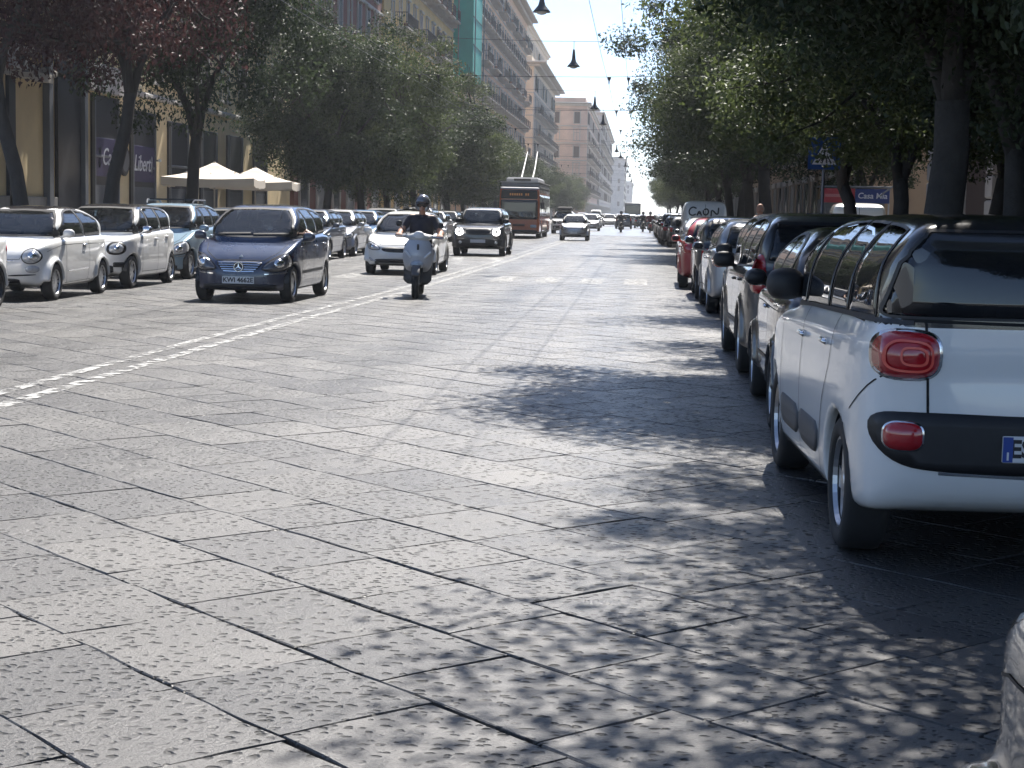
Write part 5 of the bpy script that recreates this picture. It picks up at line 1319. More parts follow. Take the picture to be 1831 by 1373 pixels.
# ------------------------------------------------------------------ scooters and people
def scooter_meshes():
    P = []
    sh = lambda x, y, z: smax(smax(ellip((.34, 0, .74), (.27, .30, .40))(x, y, z), .43 - x - .25 * np.abs(y) * 0, .03), -(np.sqrt((x - .72) ** 2 + (z - .27) ** 2) - .33), .03)
    P.append(('front_shield', sdf_mesh('front_shield', sh, (.3, -.4, .3), (.8, .4, 1.2), .018), ['paint']))
    lower = lambda x, y, z: smin(rbox((.38, 0, .62), (.06, .25, .34), .05, -.15)(x, y, z), rbox((.05, 0, .30), (.36, .19, .06), .04)(x, y, z), .08)
    P.append(('leg_guard', sdf_mesh('leg_guard', lower, (-.5, -.35, .15), (.6, .35, 1.1), .022), ['grey']))
    rear = union([ellip((-.55, 0, .62), (.50, .19, .17)), rbox((-.35, 0, .50), (.25, .15, .16), .08)], .08)
    P.append(('rear_body', sdf_mesh('rear_body', rear, (-1.15, -.3, .25), (.1, .3, .9), .022), ['paint']))
    seat = union([ellip((-.35, 0, .79), (.36, .16, .075)), ellip((-.68, 0, .82), (.26, .14, .07))], .06)
    P.append(('seat', sdf_mesh('seat', seat, (-1.0, -.25, .65), (.1, .25, .95), .02), ['black']))
    hb = union([ellip((.42, 0, 1.06), (.13, .20, .09)), capsule((.36, -.36, 1.08), (.36, .36, 1.08), .03, .03)], .06)
    P.append(('handlebar_cover', sdf_mesh('handlebar_cover', hb, (.2, -.45, .9), (.65, .45, 1.25), .016), ['light']))
    for s in (-1, 1):
        P.append(('grip', MB().tube([(.36, s * .30, 1.08), (.35, s * .43, 1.08)], .02, 8).mesh('grip', True), ['black']))
        P.append(('brake_lever', MB().tube([(.40, s * .24, 1.08), (.44, s * .42, 1.07)], .008, 5).mesh('brake_lever'), ['chrome']))
        P.append(('mirror', (lambda m: m.mesh('mirror', True))(MB().tube([(.38, s * .22, 1.10), (.36, s * .33, 1.26)], .007, 5).lathe([(0, -.03), (.045, -.025), (.055, 0), (.05, .02), (0, .022)], 14, 'x', (.36, s * .37, 1.29))), ['black']))
        P.append(('indicator', sdf_mesh('indicator', capsule((.595, s * .13, .72), (.545, s * .22, .81), .018, .02), (.45, -.3, .65), (.7, .3, .9), .01), ['white']))
        P.append(('fork_leg', MB().tube([(.50, s * .085, .62), (.72, s * .085, .27)], .024, 7).mesh('fork_leg', True), ['grey']))
    P.append(('headlamp', sdf_mesh('headlamp', ellip((.62, 0, .585), (.065, .125, .075)), (.45, -.2, .45), (.75, .2, .75), .014), ['lamp']))
    P.append(('wind_deflector', sdf_mesh('wind_deflector', ellip((.52, 0, 1.10), (.04, .10, .075)), (.4, -.2, .95), (.65, .2, 1.25), .014), ['white']))
    fe = lambda x, y, z: smax(smax(np.abs(np.sqrt((x - .72) ** 2 + (z - .27) ** 2) - .305) - .012, np.abs(y) - .075, .02), .30 + (x - .72) * .3 - z + .02, .03)
    P.append(('front_mudguard', sdf_mesh('front_mudguard', fe, (.3, -.15, .15), (1.1, .15, .7), .013), ['grey']))
    P.append(('exhaust', MB().tube([(-.2, -.17, .28), (-.55, -.2, .30), (-.95, -.22, .36)], [.04, .07, .06], 10).mesh('exhaust', True), ['grey']))
    P.append(('engine', sdf_mesh('engine', union([rbox((-.55, .1, .30), (.28, .07, .10), .05), ellip((-.3, 0, .32), (.2, .14, .12))], .05), (-.95, -.25, .1), (.05, .3, .5), .025), ['black']))
    P.append(('front_emblem', sdf_mesh('front_emblem', rbox((.60, 0, .88), (.012, .02, .07), .008, -.35), (.55, -.05, .78), (.66, .05, .98), .008), ['grey']))
    return P
def tyre_moto(r, w_):
    ty = MB().lathe([(r - .075, -w_ * .4), (r - .04, -w_ * .5), (r - .012, -w_ * .36), (r, 0), (r - .012, w_ * .36), (r - .04, w_ * .5), (r - .075, w_ * .4)], 26, 'y').mesh('tyre', True)
    m = MB().lathe([(r - .07, -w_ * .4), (r - .085, -w_ * .3), (r - .085, w_ * .3), (r - .07, w_ * .4)], 26, 'y'); m.lathe([(.0, -.06), (.04, -.06), (.04, .06), (.0, .06)], 12, 'y')
    for i in range(5):
        a = i * 2 * math.pi / 5; m.tube([(.03 * math.cos(a), 0, .03 * math.sin(a)), ((r - .08) * math.cos(a), 0, (r - .08) * math.sin(a))], .018, 5)
    return ty, m.mesh('rim')
SCM = scooter_meshes(); TF, TR = tyre_moto(.275, .12), tyre_moto(.255, .13)
M_SHIRT = mat('navy_shirt', (.018, .019, .032), .85, noise=.25, nscale=15, bump=.4, bscale=14); M_SKIN = mat('skin', (.42, .23, .155), .55, noise=.12, nscale=12); M_JEAN = mat('denim', (.10, .13, .19), .85, noise=.2, nscale=12, bump=.4, bscale=16); M_SHOE = mat('shoe', (.03, .03, .033), .6, noise=.2); M_HELM = mat('helmet_shell', (.16, .16, .175), .18, .3, coat=1.0, noise=.1); M_HAIRG = mat('grey_hair', (.35, .33, .31), .8, noise=.3, nscale=40); M_CREAMS = mat('cream_shirt', (.52, .50, .46), .85, noise=.12, nscale=8, bump=.3)
def rider_F():
    fs = [ellip((-.28, 0, .90), (.17, .20, .14)), capsule((-.28, .07, .95), (-.21, .09, 1.32), .13, .135), capsule((-.28, -.07, .95), (-.21, -.09, 1.32), .13, .135), ellip((-.17, 0, 1.20), (.16, .17, .2)),
          capsule((-.20, -.19, 1.39), (-.20, .19, 1.39), .075, .075), capsule((-.19, 0, 1.40), (-.15, 0, 1.56), .062, .055), ellip((-.12, 0, 1.64), (.105, .078, .13)), ellip((-.02, 0, 1.62), (.028, .016, .03)), ellip((-.045, 0, 1.555), (.045, .045, .035))]
    for s in (1, -1):
        fs += [capsule((-.20, s * .22, 1.37), (-.06, s * .36, 1.14), .072, .056), capsule((-.06, s * .36, 1.14), (.29, s * .36, 1.10), .052, .034), ellip((.33, s * .365, 1.10), (.05, .045, .028)),
               capsule((-.26, s * .11, .88), (.20, s * .20, .82), .105, .075), capsule((.20, s * .20, .82), (.12, s * .19, .42), .072, .052), capsule((.09, s * .19, .375), (.29, s * .21, .36), .048, .04)]
        for k in range(4): fs.append(capsule((.365, s * (.315 + k * .03), 1.115), (.395, s * (.315 + k * .03), 1.085), .0135, .0125)); fs.append(capsule((.395, s * (.315 + k * .03), 1.085), (.375, s * (.315 + k * .03), 1.055), .0125, .011))
        fs.append(capsule((.325, s * .315, 1.095), (.355, s * .285, 1.06), .015, .012))
    return union(fs, .022)
def rider_mat(x, y, z):
    m = np.zeros(x.shape, int)                       # shirt
    m[(z < .93)] = 2; m[(z < .415)] = 3
    m[(z > 1.455)] = 1
    m[(x > -.055) & (z > .98) & (np.abs(y) > .27) & (z < 1.3)] = 1
    m[(np.abs(y) > .30) & (x > -.10) & (z < 1.2) & (z > .98)] = 1
    return m
RIDER = sdf_mesh('body', rider_F(), (-.55, -.5, .28), (.45, .5, 1.82), .0125, rider_mat, 4)
hel = lambda x, y, z: smax(smax(smin(ellip((-.13, 0, 1.68), (.155, .132, .148))(x, y, z), rbox((-.15, 0, 1.60), (.13, .125, .09), .07)(x, y, z), .04), 1.53 - z, .02), -smax(smax(.0 - (x + .06), 1.665 - 1.83 + (z - 1.66) * 1.0 + .14, .01), np.abs(y) - .1, .02), .015)
HELM = sdf_mesh('helmet', hel, (-.35, -.2, 1.45), (.1, .2, 1.9), .013)
VISOR = sdf_mesh('visor', lambda x, y, z: smax(smax(ellip((-.13, 0, 1.69), (.168, .143, .13))(x, y, z), -ellip((-.13, 0, 1.69), (.157, .133, .12))(x, y, z), .005), np.maximum(-.05 - x, np.maximum(1.55 - z, z - 1.68)), .01), (-.3, -.2, 1.5), (.1, .2, 1.8), .011)
def scooter(loc, rz, label, pl, rider=None, group=None, shirt=None, jean=None, helm=None, lean=0.0):
    t = empty('scooter', loc, rz, label, 'scooter', group)
    rl = dict(paint=pl, grey=M_GREYPL, black=M_BLACK, light=mat('scooter_light_trim', (.55, .55, .53), .35, coat=.5), white=mat('deflector_white', (.8, .8, .8), .3), chrome=M_CHROME, lamp=M_LAMP)
    for (n, me, r_) in SCM: link(n, me, [rl[k] for k in r_], t)
    for (x, z, (ty, rim)) in ((.72, .275, TF), (-.66, .255, TR)):
        wv = empty('wheel', (x, 0, z)); wv.parent = t; link('tyre', ty, M_TYRE, wv); link('rim', rim, M_RIM, wv)
    t.rotation_euler[0] = lean
    if rider:
        p = empty('person', loc, rz, rider, 'person'); p.rotation_euler[0] = lean
        link('body', RIDER, [shirt or M_SHIRT, M_SKIN, jean or M_JEAN, M_SHOE], p)
        link('helmet', HELM, helm or M_HELM, p); link('visor', VISOR, M_DGLASS, p)
    return t
M_SCG = paint('scooter_grey', (.56, .57, .60), .35); M_SCB = paint('scooter_black', (.02, .02, .025), .35); M_SCR = paint('scooter_red', (.30, .02, .03), .35)
scooter((-3.93, 29.95, 0), R(-90 + 4), 'grey scooter with round low headlamp ridden towards us along the centre line', M_SCG, 'rider in navy T-shirt and dark open helmet on the grey scooter', lean=R(-2))
FS = 'scooters in the distant traffic'
scooter((-1.5, 142, 0), R(88), 'dark scooter riding ahead of the distant grey bus', M_SCB, 'helmeted rider in dark jacket heading away on the lone dark scooter', FS, mat('dark_jacket', (.03, .03, .04), .8))
scooter((.35, 150, 0), R(92), 'black scooter beside the red one near the parked cars', M_SCB, 'rider in black next to the red scooter', FS, mat('black_top', (.012, .012, .014), .8))
scooter((.95, 144, 0), R(90), 'red scooter near the far parked cars', M_SCR, 'rider in maroon top on the red scooter', FS, mat('maroon_top', (.12, .02, .03), .8))
# man on the right-hand pavement
def man_F():
    fs = [capsule((0, .06, .98), (0, .08, 1.33), .125, .14), capsule((0, -.06, .98), (0, -.08, 1.33), .125, .14), ellip((0, 0, .95), (.14, .18, .14)), capsule((0, -.17, 1.40), (0, .17, 1.40), .07, .07), capsule((0, 0, 1.42), (.01, 0, 1.55), .06, .055), ellip((.015, 0, 1.64), (.10, .078, .125)), ellip((.11, 0, 1.625), (.026, .016, .03)), ellip((.0, .082, 1.635), (.022, .012, .032)), ellip((.0, -.082, 1.635), (.022, .012, .032)), ellip((.085, 0, 1.56), (.03, .04, .03))]
    for s in (1, -1):
        fs += [capsule((0, s * .2, 1.38), (-.02, s * .27, 1.10), .062, .05), capsule((-.02, s * .27, 1.10), (.08, s * .27, .86), .047, .034), capsule((.08, s * .27, .84), (.11, s * .265, .76), .036, .026), capsule((.10, s * .25, .82), (.13, s * .235, .77), .015, .012),
               capsule((0, s * .10, .92), (.02, s * .11, .5), .095, .068), capsule((.02, s * .11, .5), (-.01, s * .115, .1), .066, .045), capsule((-.03, s * .115, .05), (.15, s * .125, .035), .048, .04)]
        for k in range(4): fs.append(capsule((.095 + .012 * k, s * .268, .78 - .004 * k), (.115 + .01 * k, s * .262, .69 + .008 * abs(k - 1)), .011, .009))
    return union(fs, .02)
MAN = sdf_mesh('body', man_F(), (-.25, -.4, -.02), (.3, .4, 1.82), .016, lambda x, y, z: np.where(z < .095, 3, np.where(z < .96, 2, np.where((z > 1.46) | ((np.abs(y) > .2) & (z < 1.16) & (z > .6)), 1, 0))) if True else None, 4)
p = empty('person', (3.02, 42.5, .11), R(215), 'bald man in a pale shirt standing on the kerb behind the parked cars', 'person')
link('body', MAN, [M_CREAMS, M_SKIN, M_JEAN, M_SHOE], p)
hr = lambda x, y, z: smax(smax(ellip((.005, 0, 1.635), (.106, .085, .115))(x, y, z), x - .035, .01), np.maximum(z - 1.69, 1.57 - z), .01)
link('hair', sdf_mesh('hair', hr, (-.15, -.12, 1.5), (.12, .12, 1.78), .014), M_HAIRG, p)
print('people', round(time.time() - T0, 1))

# ------------------------------------------------------------------ cars in place
WHITE = paint('white_paint', (.82, .82, .80)); IVORY = paint('ivory_paint', (.70, .69, .65)); NAVY = paint('navy_paint', (.003, .018, .062), .25); ICE = paint('ice_blue_paint', (.24, .36, .46), .3, .3); BLACKP = paint('black_paint', (.012, .012, .014), .25); GRAPH = paint('graphite_paint', (.045, .047, .052), .3, .3); SILVER = paint('silver_paint', (.42, .43, .45), .3, .5); REDP = paint('red_paint', (.42, .018, .022), .28); DBLUE = paint('steel_blue_paint', (.03, .05, .09), .3, .2); SKYB = paint('sky_blue_paint', (.05, .17, .36), .3); ROOFB = paint('black_roof', (.015, .015, .017), .22); BEIGE = paint('pale_metal_paint', (.5, .5, .5), .3, .5); DKSIL = paint('dark_silver_paint', (.085, .088, .092), .3, .4)
M_LAMPD = mat('smoked_headlamp', (.10, .10, .11), .08, .3, coat=1.0, noise=.4, nscale=18)
M_DRL = mat('lit_ring_lamp', (.8, .8, .8), .3, emit=((1, .98, .95), 6.0))
DEF = dict(strip=M_CHROME, lampdark=M_LAMPD, foglamp=M_LAMP, greyp=M_GREYPL)
def pc(key, x, y, away, label, pt, group=None, yaw=0.0, name='parked_car', **rl):
    d = dict(DEF); d.update(paint=pt); d.update(rl)
    return place_car(key, (x, y, 0), R(90 if away else -90) + R(yaw), label, d, name, 'van' if key == 'van' else 'car', group)
def cname(k, m): return m.name.replace('_paint', '').replace('_', ' ') + ' ' + {'hatch': 'hatchback', 'wagon': 'estate car', 'boxy': 'off-roader', 'city': 'city car', 'van': 'van', 'retro': 'small car'}[k]
PR = 'cars parked along the right kerb'; PLG = 'cars parked along the left kerb'; TRF = 'cars in the oncoming traffic'; FT = 'cars in the distant traffic'
# right row, seen from behind
t, o = pc('mpv', 1.765, 9.22, True, 'white people carrier with black roof and red oval tail lamps', WHITE, PR, yaw=1.9, roofpaint=ROOFB, rglass=M_DGLASS, glass=M_DGLASS)
def plate(t, o, end, txt, band=True, size=.105, band2=True, dy=.03):
    pl = [q for q in o['licence_plate'] if (q.location.x > 0) == (end > 0)][0]
    link('plate_lettering', text_mesh(txt, size, .001, 0, .0035), M_BLACK, pl, loc=(end * .0075, -dy * end * (1 if band else 0), 0), rot=(R(90), 0, R(90) if end > 0 else R(-90)))
    if band:
        for s in ((-1, 1) if band2 else (-1,)):
            MB().box((end * .0072, end * s * .238, 0), (.003, .042, .108)).obj('plate_band', mat('plate_blue', (.02, .06, .30), .4), pl)
        link('plate_band_letter', text_mesh('I', .045, .0008, 0, .002), M_PLATE, pl, loc=(end * .0092, -end * .238 if end > 0 else .238, -.03), rot=(R(90), 0, R(90) if end > 0 else R(-90)))
plate(t, o, -1, 'ES 482 ZN', dy=0)
# lamp details of the white people carrier
S0 = CARS['mpv']; bs = S0['base']
for s in (1, -1):
    for (w_, h_, dx, off) in ((.175, .125, .0, .040), (.095, .07, -.02, .046)):
        v, f = ribbon(bs, resample(sell(.655 + dx, .97, w_ / 2, h_ / 2), .02), 'end', -1, .010, off, True)
        if s < 0: v, f = mirror_vf(v, f)
        link('lamp_ring', mesh_from('lamp_ring', v, f), mat('lamp_ring_red', (.75, .10, .07), .3), t)
t2 = empty('roof_aerial', (1.85, 7.65, 1.56), 0, 'short black aerial on the roof of the white people carrier', 'aerial')
bpy.data.objects.remove(t2)
pc('retro', 1.80, 13.55, True, 'small black hatchback with rounded tail right in front of the white people carrier', BLACKP, PR, yaw=-.5, roofpaint=BLACKP, strip=M_BLACK)
pc('wagon', 1.88, 18.2, True, 'tall dark grey estate car between two smaller cars', GRAPH, PR, yaw=.3, rglass=M_DGLASS)
pc('wagon', 2.15, 23.6, True, 'silver car with tall red tail lamp partly hidden by the dark estate', SILVER, PR)
pc('hatch', 1.95, 28.4, True, 'silver grey hatchback parked behind the dark city car', SILVER, PR, yaw=.5)
pc('city', 1.85, 32.8, True, 'dark city car with black mirror behind the red car', BLACKP, PR, roofpaint=BLACKP, mirrorpaint=M_BLACK)
pc('hatch', 1.75, 37.6, True, 'red hatchback with dark rear window', REDP, PR, yaw=-.6)
pc('van', 2.35, 62.5, True, 'white van with tall rounded back and black graffiti on it', WHITE, PR)
pc('hatch', 2.15, 56.5, True, 'graphite hatchback just before the graffitied van', GRAPH, PR)
pc('retro', 2.0, 51.6, True, 'small silver car two places before the graffitied van', SILVER, PR, roofpaint=SILVER)
pc('hatch', 2.75 - .5, 82.5, True, 'silver hatchback first in line past the graffitied van', DKSIL, PR)
pc('wagon', 2.05, 98, True, 'graphite estate second in line past the graffitied van', GRAPH, PR)
for i, (k, y, m) in enumerate((('hatch', 88, GRAPH), ('boxy', 93, DBLUE), ('hatch', 103.5, SILVER), ('city', 109, BLACKP), ('hatch', 114, GRAPH), ('wagon', 119.5, WHITE), ('hatch', 125, BLACKP), ('hatch', 131, SILVER), ('city', 137, GRAPH), ('wagon', 160, GRAPH), ('hatch', 168, WHITE), ('hatch', 176, BLACKP))):
    pc(k, 2.0, y, True, '%s in the crowded far stretch of the right-hand parking row' % cname(k, m), m, PR + ' far off', roofpaint=m)
# graffiti on the van
def stroke(par, pts, wd=.05, x=-2.13):
    v, f = [], []; pts = chaikin(pts, 2, False)
    for i, p_ in enumerate(pts):
        d = pts[min(i + 1, len(pts) - 1)] - pts[max(i - 1, 0)]; d = d / (np.linalg.norm(d) + 1e-9); n_ = np.array([-d[1], d[0]]) * wd / 2
        v += [(x, p_[0] + n_[0], p_[1] + n_[1]), (x, p_[0] - n_[0], p_[1] - n_[1])]
        if i: f.append([2 * i - 2, 2 * i - 1, 2 * i + 1, 2 * i])
    return link('graffiti_stroke', mesh_from('graffiti_stroke', v, f), M_BLACK, par)
vn = [q for q in bpy.data.objects if q.get('label', '').startswith('white van with tall rounded')][0]
# letters as seen from behind (left of the van is +y)
for pts in ([(.32, 1.80), (.45, 1.86), (.58, 1.76), (.58, 1.60), (.46, 1.54), (.34, 1.60)], [(.30, 1.55), (.22, 1.74), (.14, 1.55)], [(.27, 1.63), (.16, 1.63)], [(.06, 1.76), (-.06, 1.80), (-.12, 1.68), (-.04, 1.56), (.07, 1.60), (.08, 1.74)], [(-.20, 1.52), (-.21, 1.80), (-.44, 1.54), (-.46, 1.84)]): stroke(vn, pts)

# left row, facing us
pc('hatch', -10.0, 22.25, False, 'white car with dark alloy wheels at the head of the left row', WHITE, PLG, rim=M_RIMD)
pc('retro', -9.98, 27.15, False, 'white retro hatchback with dark roof and multi-spoke wheels', WHITE, PLG, roofpaint=ROOFB)
pc('city', -10.02, 31.55, False, 'white city car with black roof behind the white retro hatchback', WHITE, PLG, roofpaint=ROOFB)
t, o = pc('onebox', -10.15, 36.0, False, 'ice blue hatchback with roof bars behind the white city car', ICE, PLG, roofpaint=ICE, greyp=M_BLACK, lampdark=M_LAMP)
for s in (-1, 1): MB().tube([(.1, s * .50, 1.57), (.0, s * .52, 1.65), (-.9, s * .52, 1.65), (-1.0, s * .50, 1.58)], .018, 6).obj('roof_bar', M_GREYM, t)
for x in (-.15, -.75): MB().tube([(x, -.53, 1.66), (x, .53, 1.66)], .02, 6).obj('cross_bar', M_BLACK, t)
for (k, y, m, lb) in (('hatch', 40.8, DBLUE, 'dark blue hatchback mostly hidden by the oncoming navy car'), ('wagon', 45.6, SILVER, 'silver estate with pale pillar just past the navy car'), ('hatch', 50.6, DBLUE, 'steel blue hatchback left of the white oncoming car'), ('hatch', 55.2, SILVER, 'silver hatchback behind the steel blue one'), ('hatch', 60.0, SKYB, 'sky blue roofed car beside the oncoming white car'), ('wagon', 65.2, GRAPH, 'graphite estate beyond the sky blue car')):
    pc(k, -9.95, y, False, lb, m, PLG)
for i, (k, y, m) in enumerate((('hatch', 70.5, WHITE), ('boxy', 76, GRAPH), ('hatch', 81.5, SILVER), ('city', 87, BLACKP), ('hatch', 92, DBLUE), ('hatch', 116, WHITE), ('wagon', 122, GRAPH), ('hatch', 128, SILVER))):
    pc(k, -10.0, y, False, '%s in the far left parking row beyond the graphite estate' % cname(k, m), m, PLG + ' far off', roofpaint=m)

# oncoming traffic
t, o = pc('onebox', -6.36, 28.35, False, 'navy blue compact car with chrome grille bars and silver wheels', NAVY, TRF, name='car', roofpaint=ROOFB, yaw=-1.0)
pl = [q for q in o['licence_plate'] if q.location.x > 0][0]
link('plate_lettering', text_mesh('KWI 4662E', .105, .001, 0, .003), M_BLACK, pl, loc=(.0075, 0, 0), rot=(R(90), 0, R(90)))
# grille emblem: ring with a three-pointed star, and a small badge on the bonnet
em = MB(); n = 22
for i in range(n):
    a0, a1 = 2 * math.pi * i / n, 2 * math.pi * (i + 1) / n
    em.add([(0, r_ * math.cos(a), r_ * math.sin(a)) for a, r_ in ((a0, .078), (a1, .078), (a1, .066), (a0, .066))], [[0, 1, 2, 3]])
for k in range(3):
    a = math.pi / 2 + k * 2 * math.pi / 3; em.add([(.002, .07 * math.cos(a), .07 * math.sin(a)), (.004, .014 * math.cos(a + 1.05), .014 * math.sin(a + 1.05)), (.006, 0, 0), (.004, .014 * math.cos(a - 1.05), .014 * math.sin(a - 1.05))], [[0, 1, 2], [0, 2, 3]])
bx = float(project(CARS['onebox']['base'], 'end', 1, np.array([0.]), np.array([.575]))[0])
MB().lathe([(0, 0), (.085, 0), (.085, .01)], 22, 'x', (bx + .018, 0, .575)).obj('emblem_back', M_BLACK, t)
em.obj('emblem', M_CHROME, t, loc=(bx + .034, 0, .575))
bz_ = float(project(CARS['onebox']['base'], 'end', 1, np.array([0.]), np.array([.735]))[0])
MB().lathe([(0, 0), (.028, .0), (.028, .006), (0, .01)], 14, 'x', (bz_ + .004, 0, .735)).obj('bonnet_badge', M_PLATE, t)
for (y0, y1) in ((.05, .62), (-.55, .0)):
    v = ribbon(CARS['onebox']['base'], [(y0, 1.085), (y1, 1.10)], 'end', 1, .022, .02); link('wiper', mesh_from('wiper', *v), M_BLACK, t)
# driver with an elbow out of the window
dr = empty('person', (-6.36, 28.35, 0), R(-91), 'driver of the navy car with forearm resting on the window sill', 'person')
df = union([capsule((.02, .36, .78), (.0, .36, 1.18), .15, .15), capsule((.0, .20, 1.24), (.0, .52, 1.24), .07, .07), capsule((.0, .36, 1.22), (.03, .36, 1.34), .055, .05), ellip((.05, .36, 1.40), (.095, .075, .12)), capsule((.02, .54, 1.22), (.10, .80, 1.09), .055, .05), capsule((.10, .80, 1.09), (.42, .84, 1.10), .046, .034), ellip((.46, .84, 1.10), (.05, .04, .028)), capsule((.49, .82, 1.11), (.56, .82, 1.09), .012, .010), capsule((.50, .84, 1.11), (.575, .845, 1.09), .012, .010), capsule((.49, .86, 1.105), (.565, .87, 1.085), .012, .010), capsule((.47, .875, 1.10), (.54, .895, 1.08), .011, .009), capsule((.45, .81, 1.11), (.49, .79, 1.13), .013, .011)], .02)
link('body', sdf_mesh('body', df, (-.25, .1, .6), (.65, 1.0, 1.56), .014, lambda x, y, z: ((y > .60) | (z > 1.30)) * 1, 2), [mat('grey_shirt', (.10, .10, .11), .85), M_SKIN], dr)
pc('hatch', -5.68, 41.4, False, 'white hatchback with dark grille directly behind the grey scooter', WHITE, TRF, name='car', yaw=1.0, foglamp=M_LAMP)
t, o = pc('boxy', -5.5, 59.6, False, 'boxy black off-roader with glowing ring headlamps', BLACKP, TRF, name='car')
for s in (-1, 1):
    rg_ = MB(); n = 26; xx = 2.125
    for i in range(n):
        a0, a1 = math.pi / 2 + .45 + (2 * math.pi - .9) * i / n, math.pi / 2 + .45 + (2 * math.pi - .9) * (i + 1) / n
        rg_.add([(xx, s * .64 + r_ * math.cos(a), .845 + r_ * math.sin(a)) for a, r_ in ((a0, .125), (a1, .125), (a1, .062), (a0, .062))], [[0, 1, 2, 3], [3, 2, 1, 0]])
    rg_.obj('light_ring', M_DRL, t)
MB().lathe([(0, 0), (.05, .0), (.05, .004)], 12, 'x', (.60, -.22, 1.42)).obj('screen_sticker', M_PLATE, t)
pc('retro', -3.6, 95.4, False, 'small pale silver car with dark bumper on the centre line', BEIGE, TRF, name='car', roofpaint=BEIGE)
t, o = pc('boxy', -5.55, 126, False, 'white off-roader with dark load on roof bars behind the trolleybus', WHITE, TRF, name='car')
MB().box((-.4, 0, 1.86), (1.7, 1.1, .3), bev=.1).obj('roof_box', M_BLACK, t)
pc('hatch', -4.3, 150, False, 'pale car following the small silver car', SILVER, TRF, name='car')
for i, (k, x, y, m, aw) in enumerate((('hatch', -4.9, 184, WHITE, 0), ('wagon', -6.6, 196, SILVER, 0), ('hatch', -3.6, 208, WHITE, 0), ('hatch', -6.2, 224, WHITE, 0), ('city', -4.4, 236, SILVER, 0), ('van', -6.4, 250, WHITE, 0), ('hatch', -3.2, 255, GRAPH, 0), ('wagon', -1.6, 178, DBLUE, 1), ('hatch', -.9, 205, SILVER, 1), ('hatch', -2.4, 225, WHITE, 1), ('hatch', .3, 190, BLACKP, 1), ('hatch', -5.5, 275, WHITE, 0), ('hatch', -7.6, 290, SILVER, 0), ('wagon', -3.5, 300, WHITE, 0), ('hatch', .2, 240, GRAPH, 1))):
    pc(k, x, y, bool(aw), '%s in the dense distant traffic %s' % (cname(k, m), 'coming towards us' if not aw else 'driving away from us'), m, FT + (' coming' if not aw else ' leaving'), name='car', roofpaint=m)
# far grey bus heading away
t = empty('bus', (-1.0, 262, 0), R(90), 'dark grey bus in the distant traffic seen from behind', 'bus')
link('body', sdf_mesh('body', rbox((0, 0, 1.75), (5.2, 1.2, 1.5), .2), (-5.4, -1.4, .1), (5.4, 1.4, 3.4), .12), paint('bus_dark', (.05, .055, .06), .4), t)
MB().box((-5.21, 0, 2.35), (.03, 2.0, .9), bev=.01).obj('rear_window', M_DGLASS, t)
for s in (-1, 1): MB().box((-5.21, s * .95, 1.2), (.03, .2, .4), bev=.01).obj('tail_lamp', M_RED, t)
MB().box((-5.22, 0, .7), (.03, .52, .12)).obj('licence_plate', M_PLATE, t)
for wx in (-3, 3):
    for s in (-1, 1): MB().lathe([(0, -.14), (.45, -.14), (.48, -.1), (.48, .1), (.45, .14), (0, .14)], 18, 'y', (wx, s * 1.02, .48)).obj('wheel', M_TYRE, t, smooth=True)
# nearest car at the right edge
ANTH = paint('anthracite_paint', (.022, .023, .026), .22)
t, o = pc('retro', 1.355, 1.545, True, 'dark grey car whose front wing juts in beside the kerb', ANTH, PR, roofpaint=ANTH, yaw=-1)
for q in o['door_mirror']: bpy.data.objects.remove(q)      # folded against the door, out of sight
# low white van in the side street
t, o = pc('van', 6.25, 49.5, True, 'low white van parked beside the kiosk', WHITE, None, yaw=-4); t.scale = (.92, .98, .96)

# ------------------------------------------------------------------ signs and street furniture on the right
t = empty('pedestrian_crossing_sign', (4.12, 38.6, -.05), 0, 'blue square pedestrian crossing sign with white triangle on a grey post', 'sign')
MB().tube([(0, 0, 0), (0, 0, 3.45)], .035, 8).obj('post', M_GREYM, t)
MB().box((0, -.05, 3.05), (.72, .02, .72), bev=.008).obj('panel', mat('sign_blue', (.012, .06, .22), .4), t)
MB().add([(-.27, -.068, 2.80), (.27, -.068, 2.80), (0, -.068, 3.30)], [[0, 1, 2]]).obj('white_triangle', M_PLATE, t)
for i, (a, b_) in enumerate((((-.15, 2.83), (-.04, 3.0)), ((-.05, 2.83), (.0, 3.0)), ((.06, 2.83), (.03, 3.0)), ((.16, 2.83), (.06, 3.0)))): MB().tube([(a[0], -.072, a[1]), (b_[0], -.072, b_[1])], .014, 4).obj('stripe', M_BLACK, t)
fg = MB(); fg.tube([(0, -.072, 3.0), (0, -.072, 3.13)], .02, 5); fg.tube([(0, -.072, 3.02), (-.07, -.072, 2.88)], .014, 5); fg.tube([(0, -.072, 3.02), (.06, -.072, 2.88)], .014, 5); fg.lathe([(0, -.074), (.024, -.074), (.024, -.07)], 10, 'y', (0, 0, 3.17)); fg.obj('walking_figure', M_BLACK, t)
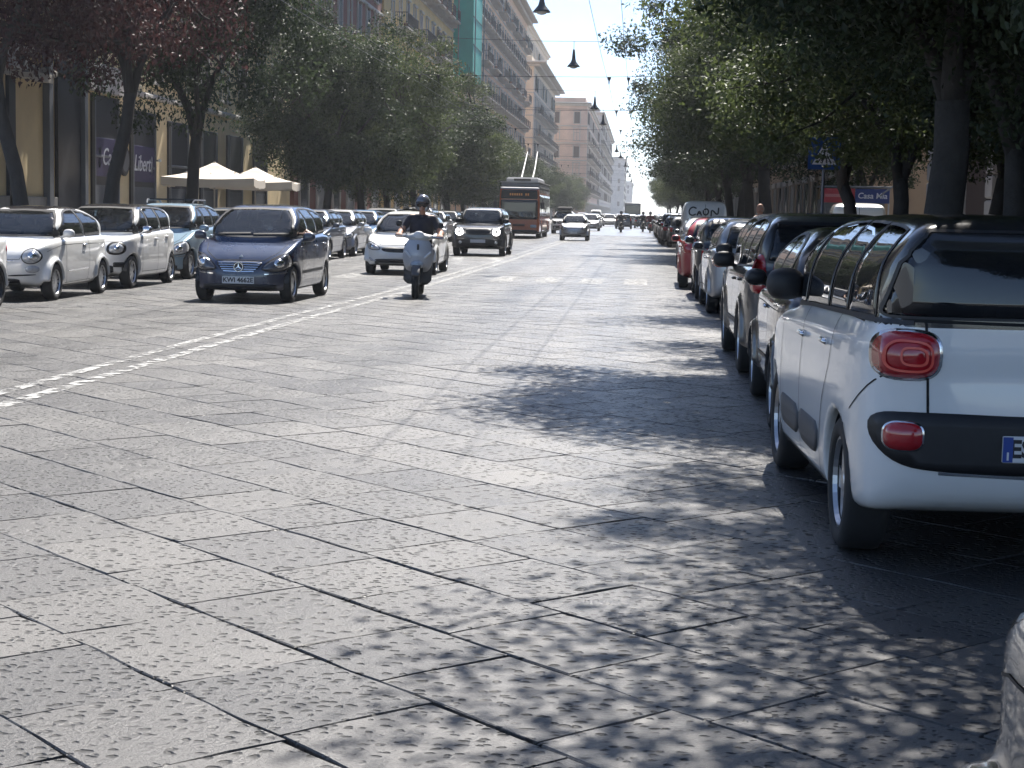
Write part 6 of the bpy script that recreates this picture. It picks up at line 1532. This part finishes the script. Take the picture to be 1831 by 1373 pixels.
# kiosk with red and blue fascia
t = empty('kiosk', (7.25, 58, -.1), 0, 'small kiosk with red and blue sign fascia on thin posts', 'kiosk')
MB().box((0, .9, 1.15), (2.1, 1.6, 2.3), bev=.02).obj('cabin', M_GREYM, t); MB().box((0, .06, 1.3), (1.8, .1, 1.4)).obj('shutter', M_SHUTG, t)
for s in (-1, 1): MB().tube([(s * 1.12, -.35, 0), (s * 1.12, -.35, 2.75)], .03, 6).obj('post', mat('post_pale', (.5, .5, .5), .5), t)
MB().box((-.58, -.38, 2.42), (1.1, .08, .48), bev=.01).obj('red_panel', mat('sign_red', (.42, .035, .05), .5, noise=.15), t)
MB().box((.56, -.38, 2.42), (1.14, .08, .48), bev=.01).obj('blue_panel', mat('sign_dark_blue', (.03, .055, .20), .5), t)
MB().box((-.58, -.424, 2.42), (.9, .006, .10)).obj('faded_lettering', mat('faded_pink', (.55, .2, .2), .6), t)
link('sign_lettering', text_mesh('Casa Mia', .27, .004, .1, .004), M_LET, t, loc=(.56, -.425, 2.42), rot=(R(90), 0, 0))
MB().box((0, .1, 2.72), (2.4, 1.1, .06), bev=.01).obj('roof', M_GREYM, t)
t = empty('awning_arm', (8.3, 55, 2.2), 0, 'slanting pale pole behind the red and blue sign', 'pole'); MB().tube([(-.6, 0, .1), (.25, 0, .75)], .03, 6).obj('pole', M_SHUTG, t)
# ------------------------------------------------------------------ haze
hz = MB().box((0, 880, 24.2), (1400, 2180, 50.4)).obj('haze', [None]); tag(hz, 'thin sunlit summer haze', kind='stuff')
hm = bpy.data.materials.new('haze_air'); hm.use_nodes = True; t_ = hm.node_tree; t_.nodes.remove(t_.nodes['Principled BSDF'])
pv_ = t_.nodes.new('ShaderNodeVolumePrincipled'); pv_.inputs['Color'].default_value = (.86, .91, 1.0, 1); pv_.inputs['Density'].default_value = .00030; pv_.inputs['Anisotropy'].default_value = .35
t_.links.new(pv_.outputs[0], t_.nodes['Material Output'].inputs['Volume'])
hz.material_slots[0].link = 'DATA'; hz.data.materials[0] = hm
print('total', round(time.time() - T0, 1))
